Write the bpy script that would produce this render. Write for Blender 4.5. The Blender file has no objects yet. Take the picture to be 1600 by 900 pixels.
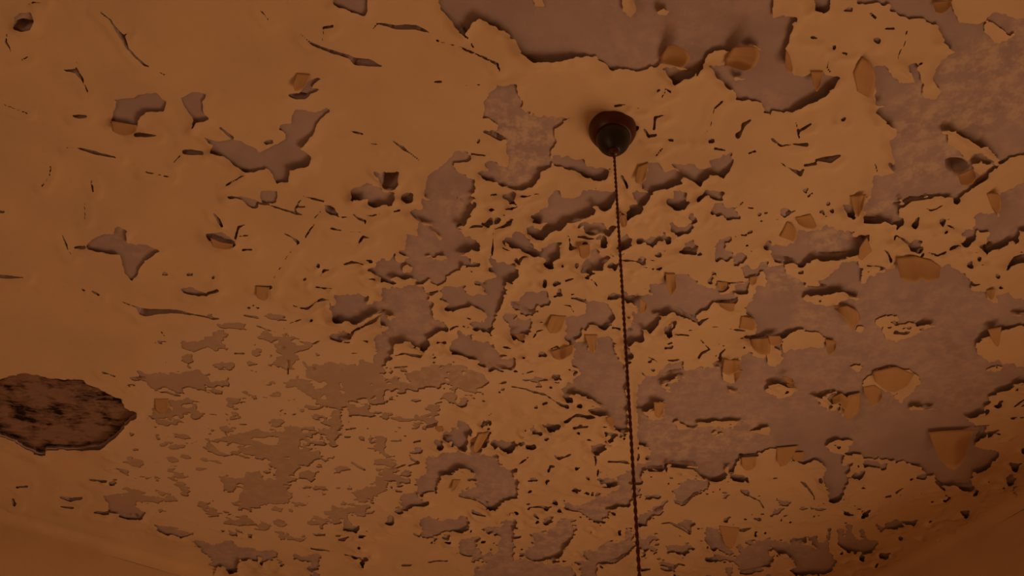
import bpy, math
import numpy as np
from mathutils import Vector, Matrix

# ------------------------------------------------------------------ camera
FPX = 1600.0                      # focal length in pixels of the 1600 x 900 frame
CAM = np.array((0.0, 0.0, 1.6))
H = 3.0                           # height of the plaster ceiling
zen = np.array((76.0, 1600.0, 1600.0)); zen /= np.linalg.norm(zen)
_a, _b, _c = zen
_s = math.sqrt(1 - _c * _c)
FWD = np.array((0.0, _s, _c))
_ry = -_c * _a / _s
RIGHT = np.array((math.sqrt(1 - _a * _a - _ry * _ry), _ry, _a))
UP = np.cross(RIGHT, FWD)

scene = bpy.context.scene
col = scene.collection
cd = bpy.data.cameras.new('camera')
cd.sensor_fit = 'HORIZONTAL'; cd.sensor_width = 36.0; cd.lens = 36.0 * FPX / 1600.0
cd.clip_start = 0.02
cam = bpy.data.objects.new('camera', cd); col.objects.link(cam)
cam.matrix_world = Matrix(((RIGHT[0], UP[0], -FWD[0], CAM[0]), (RIGHT[1], UP[1], -FWD[1], CAM[1]),
                           (RIGHT[2], UP[2], -FWD[2], CAM[2]), (0, 0, 0, 1)))
scene.camera = cam

# ------------------------------------------------------------------ light
world = bpy.data.worlds.new('world'); scene.world = world; world.use_nodes = True
wb = world.node_tree.nodes['Background']
wb.inputs[0].default_value = (1.0, 0.62, 0.36, 1); wb.inputs[1].default_value = 0.05
WIN_POWER = 32.5
FILL_POWER = 14.5
WIN_COLOR = (1.0, 0.57, 0.315)
vs = scene.view_settings
vs.view_transform = 'Standard'; vs.look = 'None'; vs.gamma = 1.0; vs.use_curve_mapping = False
vs.exposure = 0.0

def unproj(u, v, z=H):
    """where the sight line through photo pixel u, v meets the level plane z"""
    d = FWD * FPX + RIGHT * (u - 800.0) + UP * (450.0 - v)
    return CAM + d * ((z - CAM[2]) / d[2])

def proj(x, y, z=H):
    rx, ry, rz = x - CAM[0], y - CAM[1], z - CAM[2]
    w = rx * FWD[0] + ry * FWD[1] + rz * FWD[2]
    u = 800 + FPX * (rx * RIGHT[0] + ry * RIGHT[1] + rz * RIGHT[2]) / w
    v = 450 - FPX * (rx * UP[0] + ry * UP[1] + rz * UP[2]) / w
    return u, v

# ------------------------------------------------------------------ helpers
def tag(o, label=None, cat=None, group=None, kind=None):
    if label: o['label'] = label
    if cat: o['category'] = cat
    if group: o['group'] = group
    if kind: o['kind'] = kind
    return o

def mesh_obj(name, verts, faces, mats, parent=None, mat_idx=None, smooth=None, attrs=None):
    """faces: list of (k x 3) or (k x 4) integer arrays, one block after the other"""
    me = bpy.data.meshes.new(name)
    verts = np.asarray(verts, dtype=np.float32)
    blocks = [np.asarray(f, dtype=np.int32) for f in faces if len(f)]
    loops = np.concatenate([b.ravel() for b in blocks])
    sizes = np.concatenate([np.full(len(b), b.shape[1], dtype=np.int32) for b in blocks])
    starts = np.concatenate(([0], np.cumsum(sizes)[:-1])).astype(np.int32)
    me.vertices.add(len(verts)); me.vertices.foreach_set('co', verts.ravel())
    me.loops.add(len(loops)); me.loops.foreach_set('vertex_index', loops)
    me.polygons.add(len(sizes)); me.polygons.foreach_set('loop_start', starts)
    for m in mats: me.materials.append(m)
    if mat_idx is not None: me.polygons.foreach_set('material_index', np.asarray(mat_idx, dtype=np.int32))
    if smooth is not None:
        sm = np.asarray(smooth, dtype=bool) if np.ndim(smooth) else np.full(len(sizes), bool(smooth))
        me.polygons.foreach_set('use_smooth', sm)
    for k, a in (attrs or {}).items():
        at = me.attributes.new(k, 'FLOAT', 'POINT'); at.data.foreach_set('value', np.asarray(a, dtype=np.float32))
    me.update(calc_edges=True)
    o = bpy.data.objects.new(name, me); col.objects.link(o)
    if parent is not None: o.parent = parent
    return o

_rng = np.random.RandomState(7)
_perm = _rng.rand(256, 256).astype(np.float32)
def vnoise(x, y, seed=0):
    x = x + seed * 17.31; y = y + seed * 9.77
    xi = np.floor(x).astype(np.int64); yi = np.floor(y).astype(np.int64)
    fx = (x - xi).astype(np.float32); fy = (y - yi).astype(np.float32)
    fx = fx * fx * (3 - 2 * fx); fy = fy * fy * (3 - 2 * fy)
    g = lambda i, j: _perm[i & 255, j & 255]
    return (g(xi, yi) * (1 - fx) + g(xi + 1, yi) * fx) * (1 - fy) + (g(xi, yi + 1) * (1 - fx) + g(xi + 1, yi + 1) * fx) * fy
def fbm(x, y, scale, octaves=3, seed=0):
    s = 0; a = 1.0; t = 0; f = 1.0 / scale
    for k in range(octaves):
        s = s + a * vnoise(x * f, y * f, seed + k * 3); t += a; a *= 0.55; f *= 2.1
    return s / t
def sstep(a, b, x):
    t = np.clip((x - a) / (b - a), 0, 1); return t * t * (3 - 2 * t)

# ------------------------------------------------------------------ materials
def new_mat(name):
    m = bpy.data.materials.new(name); m.use_nodes = True
    nt = m.node_tree; b = nt.nodes['Principled BSDF']
    return m, nt, b
def N(nt, kind, **kw):
    n = nt.nodes.new(kind)
    for k, v in kw.items(): setattr(n, k, v)
    return n
def noise(nt, scale, detail=4, rough=0.6, vec=None):
    n = N(nt, 'ShaderNodeTexNoise'); n.inputs['Scale'].default_value = scale
    n.inputs['Detail'].default_value = detail; n.inputs['Roughness'].default_value = rough
    if vec is not None: nt.links.new(vec, n.inputs['Vector'])
    return n.outputs['Fac']
def ramp(nt, fac, stops):
    r = N(nt, 'ShaderNodeValToRGB'); nt.links.new(fac, r.inputs[0])
    e = r.color_ramp.elements
    while len(e) < len(stops): e.new(0.5)
    for k, (p, c) in enumerate(stops):
        e[k].position = p; e[k].color = (*c, 1) if len(c) == 3 else c
    return r.outputs[0]
def mix(nt, fac, a, b):
    m = N(nt, 'ShaderNodeMix', data_type='RGBA')
    for sock, v in ((m.inputs[0], fac), (m.inputs[6], a), (m.inputs[7], b)):
        if isinstance(v, (int, float)): sock.default_value = v
        elif isinstance(v, tuple): sock.default_value = (*v, 1)
        else: nt.links.new(v, sock)
    return m.outputs[2]
def bump(nt, b, height, strength=0.3, dist=0.002):
    n = N(nt, 'ShaderNodeBump'); n.inputs['Strength'].default_value = strength; n.inputs['Distance'].default_value = dist
    nt.links.new(height, n.inputs['Height']); nt.links.new(n.outputs[0], b.inputs['Normal'])
def geo(nt): return N(nt, 'ShaderNodeNewGeometry').outputs['Position']
def attr(nt, name):
    a = N(nt, 'ShaderNodeAttribute'); a.attribute_name = name; return a.outputs['Fac']
def matte(b, rough=0.9, spec=0.15):
    b.inputs['Roughness'].default_value = rough; b.inputs['Specular IOR Level'].default_value = spec

PAINT = (0.64, 0.470, 0.275)
PALE = (0.66, 0.50, 0.33)
PLASTER = (0.41, 0.315, 0.285)
WASH = (0.58, 0.445, 0.33)

def paint_material(name, base, translucent=0.0):
    m, nt, b = new_mat(name); matte(b)
    p = geo(nt)
    c1 = ramp(nt, noise(nt, 7.0, 3, 0.5, p), [(0.3, tuple(x * 0.93 for x in base)), (0.7, tuple(x * 1.05 for x in base))])
    stain = ramp(nt, noise(nt, 60.0, 3, 0.6, p), [(0.58, (0, 0, 0)), (0.8, (1, 1, 1))])
    c2 = mix(nt, attr(nt, 'pale'), c1, PALE)
    sm = N(nt, 'ShaderNodeMath', operation='MULTIPLY'); nt.links.new(stain, sm.inputs[0]); sm.inputs[1].default_value = 0.3
    c3 = mix(nt, sm.outputs[0], c2, tuple(x * 0.78 for x in base))
    nt.links.new(c3, b.inputs['Base Color'])
    bump(nt, b, noise(nt, 220.0, 4, 0.6, p), 0.10, 0.001)
    if translucent:
        tr = N(nt, 'ShaderNodeBsdfTranslucent'); tr.inputs[0].default_value = (0.75, 0.40, 0.13, 1)
        ms = N(nt, 'ShaderNodeMixShader'); ms.inputs[0].default_value = translucent
        nt.links.new(b.outputs[0], ms.inputs[1]); nt.links.new(tr.outputs[0], ms.inputs[2])
        nt.links.new(ms.outputs[0], nt.nodes['Material Output'].inputs[0])
    return m
M_PAINT = paint_material('cream_ceiling_paint', PAINT)
M_CURL = paint_material('curled_paint', (0.64, 0.41, 0.19), 0.25)  # same paint, its bounced and backlit orange put into the colour
M_WALL = paint_material('wall_paint', (0.62, 0.43, 0.24))

M_BACK, nt, b = new_mat('paint_back'); matte(b)
nt.links.new(ramp(nt, noise(nt, 40.0, 3, 0.6, geo(nt)), [(0.3, (0.40, 0.27, 0.17)), (0.7, (0.50, 0.35, 0.22))]), b.inputs['Base Color'])

M_PLASTER, nt, b = new_mat('bare_plaster'); matte(b)
p = geo(nt)
c = ramp(nt, noise(nt, 9.0, 4, 0.6, p), [(0.3, tuple(x * 0.86 for x in PLASTER)), (0.7, tuple(x * 1.08 for x in PLASTER))])
wn = N(nt, 'ShaderNodeMath', operation='MULTIPLY'); nt.links.new(attr(nt, 'worn'), wn.inputs[0]); wn.inputs[1].default_value = 0.8
c = mix(nt, wn.outputs[0], c, (0.45, 0.325, 0.215))
spk = ramp(nt, noise(nt, 38.0, 5, 0.7, p), [(0.44, (0, 0, 0)), (0.60, (1, 1, 1))])
mm = N(nt, 'ShaderNodeMath', operation='MULTIPLY'); nt.links.new(spk, mm.inputs[0]); nt.links.new(attr(nt, 'wash'), mm.inputs[1])
c = mix(nt, mm.outputs[0], c, WASH)
nt.links.new(c, b.inputs['Base Color'])
bump(nt, b, noise(nt, 130.0, 5, 0.65, p), 0.25, 0.0015)

M_SCRATCH, nt, b = new_mat('brown_scratch_coat'); matte(b)
p = geo(nt)
mp = N(nt, 'ShaderNodeMapping'); mp.inputs['Scale'].default_value = (26, 70, 40); mp.inputs['Rotation'].default_value = (0, 0, -0.15)
nt.links.new(p, mp.inputs['Vector'])
streak = noise(nt, 1.0, 5, 0.65, mp.outputs[0])
patch = noise(nt, 13.0, 4, 0.6, p)
ad = N(nt, 'ShaderNodeMath', operation='MULTIPLY_ADD'); nt.links.new(patch, ad.inputs[0]); ad.inputs[1].default_value = 1.2
nt.links.new(streak, ad.inputs[2])
hf = N(nt, 'ShaderNodeMath', operation='MULTIPLY'); nt.links.new(ad.outputs[0], hf.inputs[0]); hf.inputs[1].default_value = 0.45
c = ramp(nt, hf.outputs[0], [(0.0, (0.018, 0.012, 0.010)), (0.425, (0.018, 0.012, 0.010)), (0.465, (0.15, 0.09, 0.065)), (0.54, (0.29, 0.185, 0.135))])
nt.links.new(c, b.inputs['Base Color']); bump(nt, b, streak, 0.8, 0.006)

def plain(name, c0, c1, rough, scale=60.0, spec=0.4):
    m, nt, b = new_mat(name); matte(b, rough, spec)
    nt.links.new(ramp(nt, noise(nt, scale, 3, 0.5, geo(nt)), [(0.3, c0), (0.7, c1)]), b.inputs['Base Color'])
    return m
M_BAKE = plain('brown_bakelite', (0.050, 0.010, 0.006), (0.075, 0.016, 0.008), 0.42)
M_BLACK = plain('black_bakelite', (0.010, 0.009, 0.009), (0.016, 0.013, 0.012), 0.45)
M_CORD = plain('maroon_flex', (0.075, 0.018, 0.010), (0.115, 0.028, 0.014), 0.7, 400.0)
M_FLOOR = plain('brown_floor_boards', (0.46, 0.32, 0.20), (0.54, 0.38, 0.24), 0.6, 8.0, 0.3)
M_FRAME = plain('window_paint', (0.55, 0.42, 0.28), (0.62, 0.48, 0.33), 0.6, 20.0, 0.3)

# outlines of bare patches (h), loose paint (p), cracks (c), pits (b) and curled flakes (f: hinge | free edge | drop in cm)
OUTLINES = """
@0 0 3
h 70,75 95,55 150,50 165,95 150,125 110,135 70,125
c 455,40,2 520,90,8 545,130,12 575,165,22 590,195,20 600,220,10 640,265,8 680,300,10 705,310,5 780,350,2
c 580,165,10 605,150,5
c 300,325,6 360,328,20 385,360,14 400,395,8 412,425,10
c 362,285,2 362,328,8
c 345,537,8 375,540,14 405,540,12
c 20,485,3 130,525,3
h 535,460 630,455 650,440 730,432 785,475 770,510 690,515 655,545 645,585 520,565 535,520 550,470
f 520,567 640,587 | 525,630 640,635 | .8
c 640,625,20 735,632,8
h 840,455 900,432 978,430 965,455 948,475 955,530 990,552 925,562 900,600 910,555 880,510
c 1035,595,10 1090,640,14
h 955,635 1010,655 1085,650 1130,655 1200,700 1215,790 1160,795 1105,765 1060,720 990,705 1000,675
c 865,705,20 905,708,24 950,712,16
c 375,690,8 430,705,12 555,735,4
c 315,685,3 375,690,4
c 240,775,10 235,820,4 200,865,8
c 430,845,8 440,890,8
c 1060,865,8 1110,835,8 1160,805,4
c 35,155,5 30,195,10 45,215,6 70,275,3
c 105,275,8 135,262,8
c 130,20,6 160,5,6 200,10,5
c 680,800,4 800,825,4
c 815,760,3 850,720,3
@400 0 3
h 365,-10 520,-10 525,45 510,70 450,50 400,30 360,15
h 860,-10 1210,-10 1210,140 1140,120 1090,80 1045,68 1010,100 975,140 940,115 900,65 860,45
c 20,40,3 45,70,7 65,95,3
c 550,130,6 570,105,8 660,125,18 700,123,24 750,125,20 815,150,6
c 210,155,2 265,200,10 340,230,14 440,262,14 470,285,34 530,290,34 595,308,4
c 315,125,10 360,118,14
c 320,125,2 310,200,2
c 850,185,8 865,190,6 960,215,3
c 960,215,8 1060,260,10 1135,295,10 1142,325,5
c 1010,200,8 1018,215,8
c 975,140,10 1000,180,6
c 835,380,8 870,380,10
c 980,395,4 1050,395,4
h 155,440 205,430 230,395 255,370 290,355 325,360 270,390 255,415 325,408 260,435 240,462 190,455
f 190,345 255,350 | 165,425 225,425 | .7
h 165,540 190,510 245,515 290,525 330,505 380,512 330,525 295,560 275,610 240,660 210,690 245,710 265,730 250,760 190,775 165,785 155,840 100,855 85,820 60,785 0,760 0,720 60,690 140,650 145,620 105,600 115,580 165,575
h 0,765 50,785 0,800
c 440,610,6 500,625,10
c 640,655,8 690,690,12 765,745,4
c 610,640,3 610,740,3
c 540,670,5 580,675,5
b 60,660,20,10
h 450,880 520,850 590,870 620,900 450,910
h 555,795 585,810 600,800 670,800 665,850 640,875 600,865
h 795,870 815,800 880,770 930,710 980,705 1010,735 990,755 930,755 940,800 1000,830 1030,850 1010,890 1000,905 790,905
c 1010,715,6 1085,725,6
h 1090,745 1130,760 1200,800 1200,850 1160,860 1100,830 1040,800 1095,800 1075,760
h 1085,430 1130,400 1190,390 1205,430 1240,470 1250,560 1240,690 1150,640 1070,615 1125,600 1120,575 1065,550 1070,480
c 1075,615,14 1110,625,18 1150,645,16
b 1043,660,8,14
@800 0 3
h -10,130 15,160 40,230 75,250 110,275 180,265 265,260 345,255 400,265 440,300 470,330 510,315 560,330 640,320 690,300 760,380 830,345 880,320 910,300 985,360 1010,395 1050,420 1050,455 1060,455 1165,478 1190,520 1210,550 1210,-10 -10,-10
p 495,-10 590,-10 575,30 560,75 520,45
p 680,45 710,20 735,40 725,62 690,62
p 80,-10 150,-10 150,25 110,20
h -10,540 60,530 150,540 265,550 200,600 205,660 180,700 185,770 130,800 100,850 60,880 -10,870
h -15,385 25,390 15,430 -15,450
h 185,720 330,740 350,770 420,780 470,775 430,820 380,815 310,790 260,780 195,770
c 480,490,6 530,485,8
b 590,500,14,6
c 720,530,8 670,545,14 665,600,12
c 620,600,8 640,630,14 675,625,10
b 580,590,14,10
b 735,650,16,8
c 675,720,6 705,690,6
b 690,420,12,8
c 715,410,6 745,425,12
c 715,425,10 695,460,6
c 1115,560,10 1085,580,22 1075,610,10 1060,630,30
b 940,655,18,14
c 950,690,8 1000,700,8
c 1110,715,10 1140,705,10
c 985,470,10 950,500,8 930,590,3 880,650,3
h 640,760 680,760 720,800 760,790 800,800 790,830 750,850 700,870 640,890 610,870 630,820
h 745,760 830,765 900,780 940,780 930,750 980,735 1030,710 1035,740 1015,790 990,810 930,800 890,830 880,850 830,820 790,800
f 590,780 640,762 | 570,870 620,862 | .8
c 515,820,12 540,865,12
@1000 0 6
f 180,600 200,520 260,430 | 450,655 460,540 390,410 | 2.6
p 180,600 200,520 280,450 330,530 450,640 300,620
p 590,560 640,490 720,450 870,455 800,610 700,590 640,590 600,620
f 870,450 800,560 790,620 | 1150,430 1120,560 1045,690 | 2.8
p 870,690 930,680 980,700 960,740 890,730
p 990,420 1060,390 1150,425 1140,480 1080,440
@1200 0 3
h -10,80 60,65 130,75 100,150 75,210 85,250 80,300 120,345 200,340 255,335 330,355 300,400 240,450 180,470 110,510 60,520 20,520 -10,530
f 85,235 105,270 | 80,345 122,342 | 1
f 200,335 260,335 | 220,430 240,430 | 1.2
h 195,-10 290,-10 285,40 250,45 215,30
h 400,-10 870,-10 860,30 880,60 900,100 960,110 1020,100 1050,60 1090,50 1130,70 1210,100 1210,910 1070,910 1210,780 1210,720 1140,730 1080,770 900,900 770,905 480,910 490,815 540,820 590,800 590,740 570,690 570,650 595,620 590,580 545,555 500,510 540,480 495,470 500,380 490,300 545,300 560,330 610,375 660,385 725,390 720,440 745,455 800,460 800,420 770,360 795,295 830,260 880,235 815,185 815,150 790,115 720,85 640,80 575,50 570,20 490,10 420,15
p 800,600 870,590 910,620 960,655 1020,665 1050,700 1085,740 1070,770 1040,740 1000,710 960,720 930,740 900,700 860,670 830,630
p 955,750 1000,735 1050,765 1030,790 990,815 960,790
p 900,900 1000,830 1080,770 1140,730 1210,722 1210,785 1100,870 1060,905
f 890,820 960,790 | 910,885 985,850 | 1.4
p 1010,110 1050,100 1100,140 1150,155 1120,190 1080,205 1040,185 1010,140
f 775,10 860,0 | 790,75 855,45 | 1
h 645,295 715,288 690,305 675,335 650,320
h 500,180 540,180 515,205
c 550,130,12 590,130,12
c 650,140,6 640,200,6 605,260,6 610,280,6
c 480,60,12 500,80,12
h 350,50 370,30 400,35 400,55
c 290,270,5 275,310,6 290,330,8
f 440,270 400,340 420,430 | 495,300 505,370 492,475 | 1.0
c 140,610,10 200,575,10
c 130,570,6 140,610,10 145,640,6
c 20,650,14 60,680,8 120,670,6 180,670,16
c 220,745,6 260,740,20 290,740,30 335,722,10
c 60,760,6 110,790,8 150,810,22 165,790,10
c 170,770,12 220,760,14
b 355,550,10,12
b 310,215,8,5
b 360,245,12,6
b 210,175,12,6
c 570,760,18 590,790,14
c 500,760,6 510,800,6
c 545,90,0 546,91,0
@0 300 3
c -9,88,16 20,88,10
c -9,392,18 30,394,16 60,395,10 120,395,3
c 400,45,4 400,120,8
c 295,200,6 320,260,9 335,290,3
c 355,257,10 400,250,14
h 415,235 440,210 490,190 540,195 540,165 560,155 600,175 595,220 600,235 680,240 755,270 720,290 690,310 655,350 640,390 620,410 590,380 575,330 565,280 520,275 450,265 410,250
h 965,190 1000,185 1040,175 1100,215 1110,235 1090,245 1040,240 1000,220
f 985,215 1030,235 1090,245 | 995,262 1050,270 1090,272 | .7
c 1000,90,6 1025,125,14 1045,150,10
c 1105,210,10 1120,160,14 1150,150,6
c 1125,200,8 1165,200,8
c 1140,265,8 1180,265,8
h 1060,15 1130,15 1200,35 1210,70 1180,70 1140,35
b 775,380,10,8
h 850,450 890,440 960,465 1020,450 1030,455 970,480 945,475 860,470
b 890,380,20,8
b 1000,405,6,18
b 398,457,10,6
c 435,462,8 465,478,10
b 315,447,14,5
c 575,512,2 640,535,6 665,555,34 690,560,36 750,555,22 830,555,14 940,575,6 1000,590,12 1030,590,4
c 1145,575,10 1200,585,10
h 840,690 900,695 960,710 1000,700 1000,665 1030,645 1085,670 1040,680 1020,700 1060,705 1065,735 1010,735 980,720 900,745 860,735
h 865,775 900,765 890,820
b 752,704,16,6
b 735,770,10,8
c 750,640,4 770,670,6
h 610,865 650,860 640,830 700,850 740,845 830,850 900,850 940,820 960,850 1000,880 1070,870 1075,900 700,910 680,885 620,880
c 480,840,8 540,860,6
@200 540 6
c 40,300,14 90,300,30 160,295,14
b 30,358,34,18
c 300,430,8 370,430,20 440,455,26 495,465,16
h 200,400 190,340 250,310 330,270 430,270 540,250 620,230 680,200 720,250 770,260 740,300 790,330 770,360 700,365 620,330 520,340 460,370 500,400 530,440 480,460 420,420 350,400 260,395
h 820,350 850,320 910,300 950,290 940,340 880,360
h 390,510 420,520 480,490 560,500 590,530 520,560 600,560 640,550 640,600 720,640 680,680 640,700 590,660 600,610 530,660 480,680 490,640 420,650 400,690 370,650 330,660 390,620 430,570 400,550
b 480,205,24,10
h 510,100 600,90 600,160 570,200 530,160
b 410,525,24,18
b 960,545,30,24
b 1000,590,40,16
b 980,675,40,24
b 1040,670,24,16
b 920,640,14,10
b 1000,765,18,12
c 900,800,14 930,840,18
b 1120,830,50,24
h 940,870 1000,870 1060,900 940,900
b 1110,440,30,20
h 1150,30 1190,10 1200,80 1160,80
c 1000,70,14 1090,70,16
f 250,500 380,500 | 260,640 370,630 | .5
b 620,730,34,14
b 40,820,20,40
b 740,880,26,14
@0 600 3
h 485,520 540,510 600,520 650,535 640,570 680,605 660,630 600,620 560,600 510,590 510,560
c 445,597,10 510,597,12
c 565,610,10 640,618,16
c 285,525,10 330,537,16 385,530,12
c 285,570,8 345,575,8
h 510,455 540,440 550,465 520,470
c 420,445,8 500,450,8
c 80,480,6 130,475,8
c 62,540,14 70,560,18
h 725,655 800,665 850,680 900,700 850,715 800,690 790,705 745,675
h 895,735 930,725 990,750 1040,745 1080,725 1110,760 1200,760 1200,820 1130,810 1115,850 1120,870 1080,870 1050,840 1020,850 1000,890 970,905 960,880 940,860 980,840 1000,815 960,790 930,755
h 945,290 980,265 1040,310 1050,330 1000,315 950,305
b 1085,100,14,10
b 1100,140,20,16
h 1120,290 1200,280 1200,345 1150,330
h 1030,440 1060,430 1090,440 1130,430 1120,470 1080,510 1050,490
b 930,395,30,10
b 760,515,16,10
b 795,520,14,10
b 750,590,24,10
c 1050,650,8 1120,655,14 1200,655,14
b 870,340,24,10
b 640,370,30,20
b 1160,235,20,12
b 1130,580,16,14
b 830,290,40,12
b 690,440,40,8
@400 300 6
h 40,40 60,0 200,0 200,90 120,95 60,85
c 0,130,14 30,95,16 130,110,14 250,155,20 370,190,26 435,205,8
c 435,50,5 400,95,12 370,155,16 380,190,12
c 385,135,10 460,130,14
c 440,30,8 550,55,14 640,75,10
h 645,110 690,115 740,150 770,190 700,195 655,155
c 770,205,10 820,220,16 860,220,6
c 915,200,10 960,235,18 1025,260,26 1025,310,8
c 1030,210,8 1110,205,14 1200,180,6
c 545,300,14 500,360,22 465,420,18
c 260,380,4 330,410,10 400,465,26
c 390,480,3 290,600,6 220,720,8 150,830,3
c 705,330,14 800,350,14
c 800,350,3 980,370,4
c 965,470,16 1005,405,24 1080,420,10
c 965,470,4 930,560,3
c 610,170,8 550,240,4
c 820,670,8 900,650,26 1020,650,6
h 1030,620 1110,635 1160,640 1200,620 1200,770 1160,750 1120,725 1030,720 1120,690 1140,660
b 590,680,18,12
c 610,770,6 640,725,20 690,718,6
b 455,810,12,10
h 1040,0 1200,0 1200,60 1130,105 1060,95
c 560,880,14 640,890,12 710,890,6
c 0,870,14 70,880,22 140,885,30
f 0,885 125,895 | 0,1015 115,1020 | .6
b 1100,800,30,14
@600 300 6
h 0,0 95,0 90,50 60,90 0,70
h 180,20 260,0 270,45 220,55
c 95,165,10 150,155,16
h 360,40 400,60 450,30 560,0 700,0 800,0 820,40 800,100 860,95 800,150 790,200 760,250 700,260 690,320 720,380 790,420 850,440 900,480 830,480 760,510 690,560 700,590 780,590 810,620 820,660 890,660 880,690 800,680 780,690 750,660 720,700 650,730 590,770 580,830 540,850 500,860 470,830 420,800 380,830 310,860 280,880 190,890 150,830 80,830 60,800 0,800 0,620 60,640 90,600 90,555 205,545 215,470 215,390 320,390 320,300 345,240 260,165 380,145 390,100
p 370,580 440,570 490,590 550,555 605,560 610,640 560,635 490,640 430,610 380,600
p 350,250 430,245 450,290 540,280 530,310 440,300 370,285
p 460,320 500,340 550,400 540,465 490,420 460,350
p 100,600 130,565 220,570 240,600 210,630 160,645 110,630
p 180,700 230,660 270,690 250,760 170,750
p 75,790 120,745 190,770 260,770 310,800 290,850 210,880 150,860 90,830
c 690,320,18 730,315,10
c 660,45,6 720,75,12
c 800,310,16 850,305,20 920,305,14
c 1040,325,10 1130,300,18 1185,285,18
c 1130,150,12 1200,120,20
b 1135,205,16,10
c 1110,495,12 1190,505,12
c 1020,350,6 1020,500,22 1015,570,20
h 1000,600 1040,610 1060,640 1200,660 1200,760 1140,800 1130,840 1140,900 960,900 940,870 880,850 860,830 930,850 960,820 1060,780 1070,760 1040,700 1005,660
c 855,830,10 940,860,18
c 790,710,4 830,740,10
h 1130,410 1200,400 1200,450 1150,440
c 1000,20,16 1060,10,12
h 1120,20 1200,0 1200,60 1150,50
@400 450 6
c 350,155,10 430,175,16 490,180,16 560,120,16 620,95,18 690,100,12 710,180,8
h 700,170 740,150 830,200 840,270 780,300 730,270
h 740,60 850,50 980,30 1060,70 1050,130 1080,160 1120,110 1200,80 1200,170 1120,210 1000,250 960,290 880,280 820,220 760,170
h 700,430 760,400 830,390 870,400 890,440 870,465 790,485 730,470
c 880,440,22 920,380,16 1000,340,20 1080,300,30 1130,265,20 1200,215,16
c 390,490,8 460,510,14 540,520,16 600,490,10 640,470,4
c 300,330,8 370,305,10 430,285,8
c 160,280,8 220,290,8
b 10,280,18,10
c 10,350,16 70,375,10 180,410,6
b 30,580,40,30
c 180,540,10 240,560,24 290,555,8
b 145,630,18,14
b 385,665,30,24
c 440,690,20 480,740,24 540,760,30
h 540,720 620,700 760,690 800,710 990,720 1080,740 1100,700 1110,640 1140,560 1120,450 1160,410 1200,420 1200,900 280,900 300,830 420,830 480,830 470,770
p 990,700 1040,680 1090,710 1080,735 1000,730
p 1150,720 1200,700 1200,740
p 1160,800 1200,780 1200,830
p 560,780 600,770 620,800 580,810
c 240,680,12 300,690,24 300,800,20
c 1000,485,6 1045,490,22
b 570,620,22,12
c 900,605,8 980,605,8
b 690,650,16,10
@600 450 6
h 0,0 370,0 390,50 430,70 410,95 440,130 445,190 450,260 500,290 560,310 590,375 520,350 450,395 390,440 410,470 440,510 370,560 340,520 290,500 270,450 200,445 140,470 100,490 85,560 60,630 0,660
p 20,230 60,195 120,210 130,250 60,280
p 0,290 35,320 40,370 0,390
h 550,0 740,0 770,30 790,80 850,70 1000,40 1050,0 1130,0 1110,100 1060,180 1040,230 1050,260 990,330 950,370 860,370 820,350 790,320 840,315 900,320 960,300 990,220 930,195 890,165 840,120 780,150 720,175 630,170 590,170 630,130 540,80
c 390,40,14 450,45,30 510,20,14
c 620,370,14 660,355,18 700,345,10 800,350,6
c 780,270,10 815,280,20
h 700,400 720,430 760,440 810,450 840,430 820,460 780,470 800,490 870,500 940,510 980,520 1010,560 1050,580 1080,640 1100,660 1200,650 1200,740 1130,735 1000,720 900,690 890,640 800,620 740,590 650,570 630,530 650,490 690,460
p 590,620 700,610 740,640 700,650 610,640
h 200,830 250,800 330,770 400,740 480,720 540,740 600,735 700,770 760,810 830,820 940,830 960,850 930,900 620,900 600,800 580,850 540,870 530,900 350,900 380,880 280,880
c 110,610,14 200,605,10 260,620,26 340,625,24 370,600,8
c 950,705,12 1000,715,20 1140,735,8
c 1010,370,10 1050,360,6
b 1015,530,26,20
b 960,500,24,12
c 1120,535,12 1190,550,12
h 1140,250 1200,240 1200,350 1160,310
b 820,775,40,16
c 500,490,10 590,490,12
c 1100,890,20 1140,880,16
b 70,780,26,30
c 100,740,14 220,730,10
@800 300 6
h 340,60 380,10 420,0 450,40 560,50 640,30 640,0 830,0 960,0 960,60 900,120 850,110 800,70 750,70 730,110 780,130 760,170 700,180 660,210 570,230 500,210 450,230 510,255 440,290 380,310 330,350 290,400 240,390 140,360 150,320 210,310 270,330 320,300 340,240 270,230 210,230 230,190 300,140 330,130
h 0,420 40,360 100,370 140,400 170,460 200,520 270,550 220,560 130,520 70,480 0,460
c 120,515,12 190,535,20 270,550,24
h 280,530 350,480 400,470 440,500 430,570 390,600 370,640 390,680 340,655 300,640 320,600 300,570
c 60,640,24 100,600,22 150,575,6
c 0,680,14 40,670,8
h 0,740 40,740 50,770 20,800 0,800
c 620,405,8 680,395,26 770,390,12
c 500,395,10 535,405,14 545,470,14 555,510,44 610,512,6
h 660,270 740,280 830,280 900,330 960,310 960,340 900,360 850,340 760,350 690,340
h 830,420 860,380 890,430 860,470 820,460
f 620,500 730,490 | 640,650 735,610 | .8
h 740,540 800,540 830,580 900,600 850,650 810,680 750,690 760,720 740,740 700,710 650,700 680,640 740,610
c 740,800,12 780,840,14 800,880,6
c 500,820,14 540,810,18 575,800,6
b 310,830,20,24
b 410,840,30,18
b 180,830,14,10
h 1130,0 1200,0 1200,130 1120,180 1070,210 1080,180 1120,130 1190,90
c 1000,160,10 1060,190,14
f 1000,220 1060,215 | 1030,360 1090,320 | .8
h 1010,420 1080,370 1110,420 1080,480 1020,520 1000,480
c 1030,630,14 1100,630,12 1200,640,14
c 0,110,14 60,105,8
c 70,10,10 150,20,12 250,5,8
@1000 300 6
h 0,0 120,0 60,50 40,85 0,90
h 260,60 310,50 320,0 430,0 430,60 470,75 420,105 370,125 310,115 280,85
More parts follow.
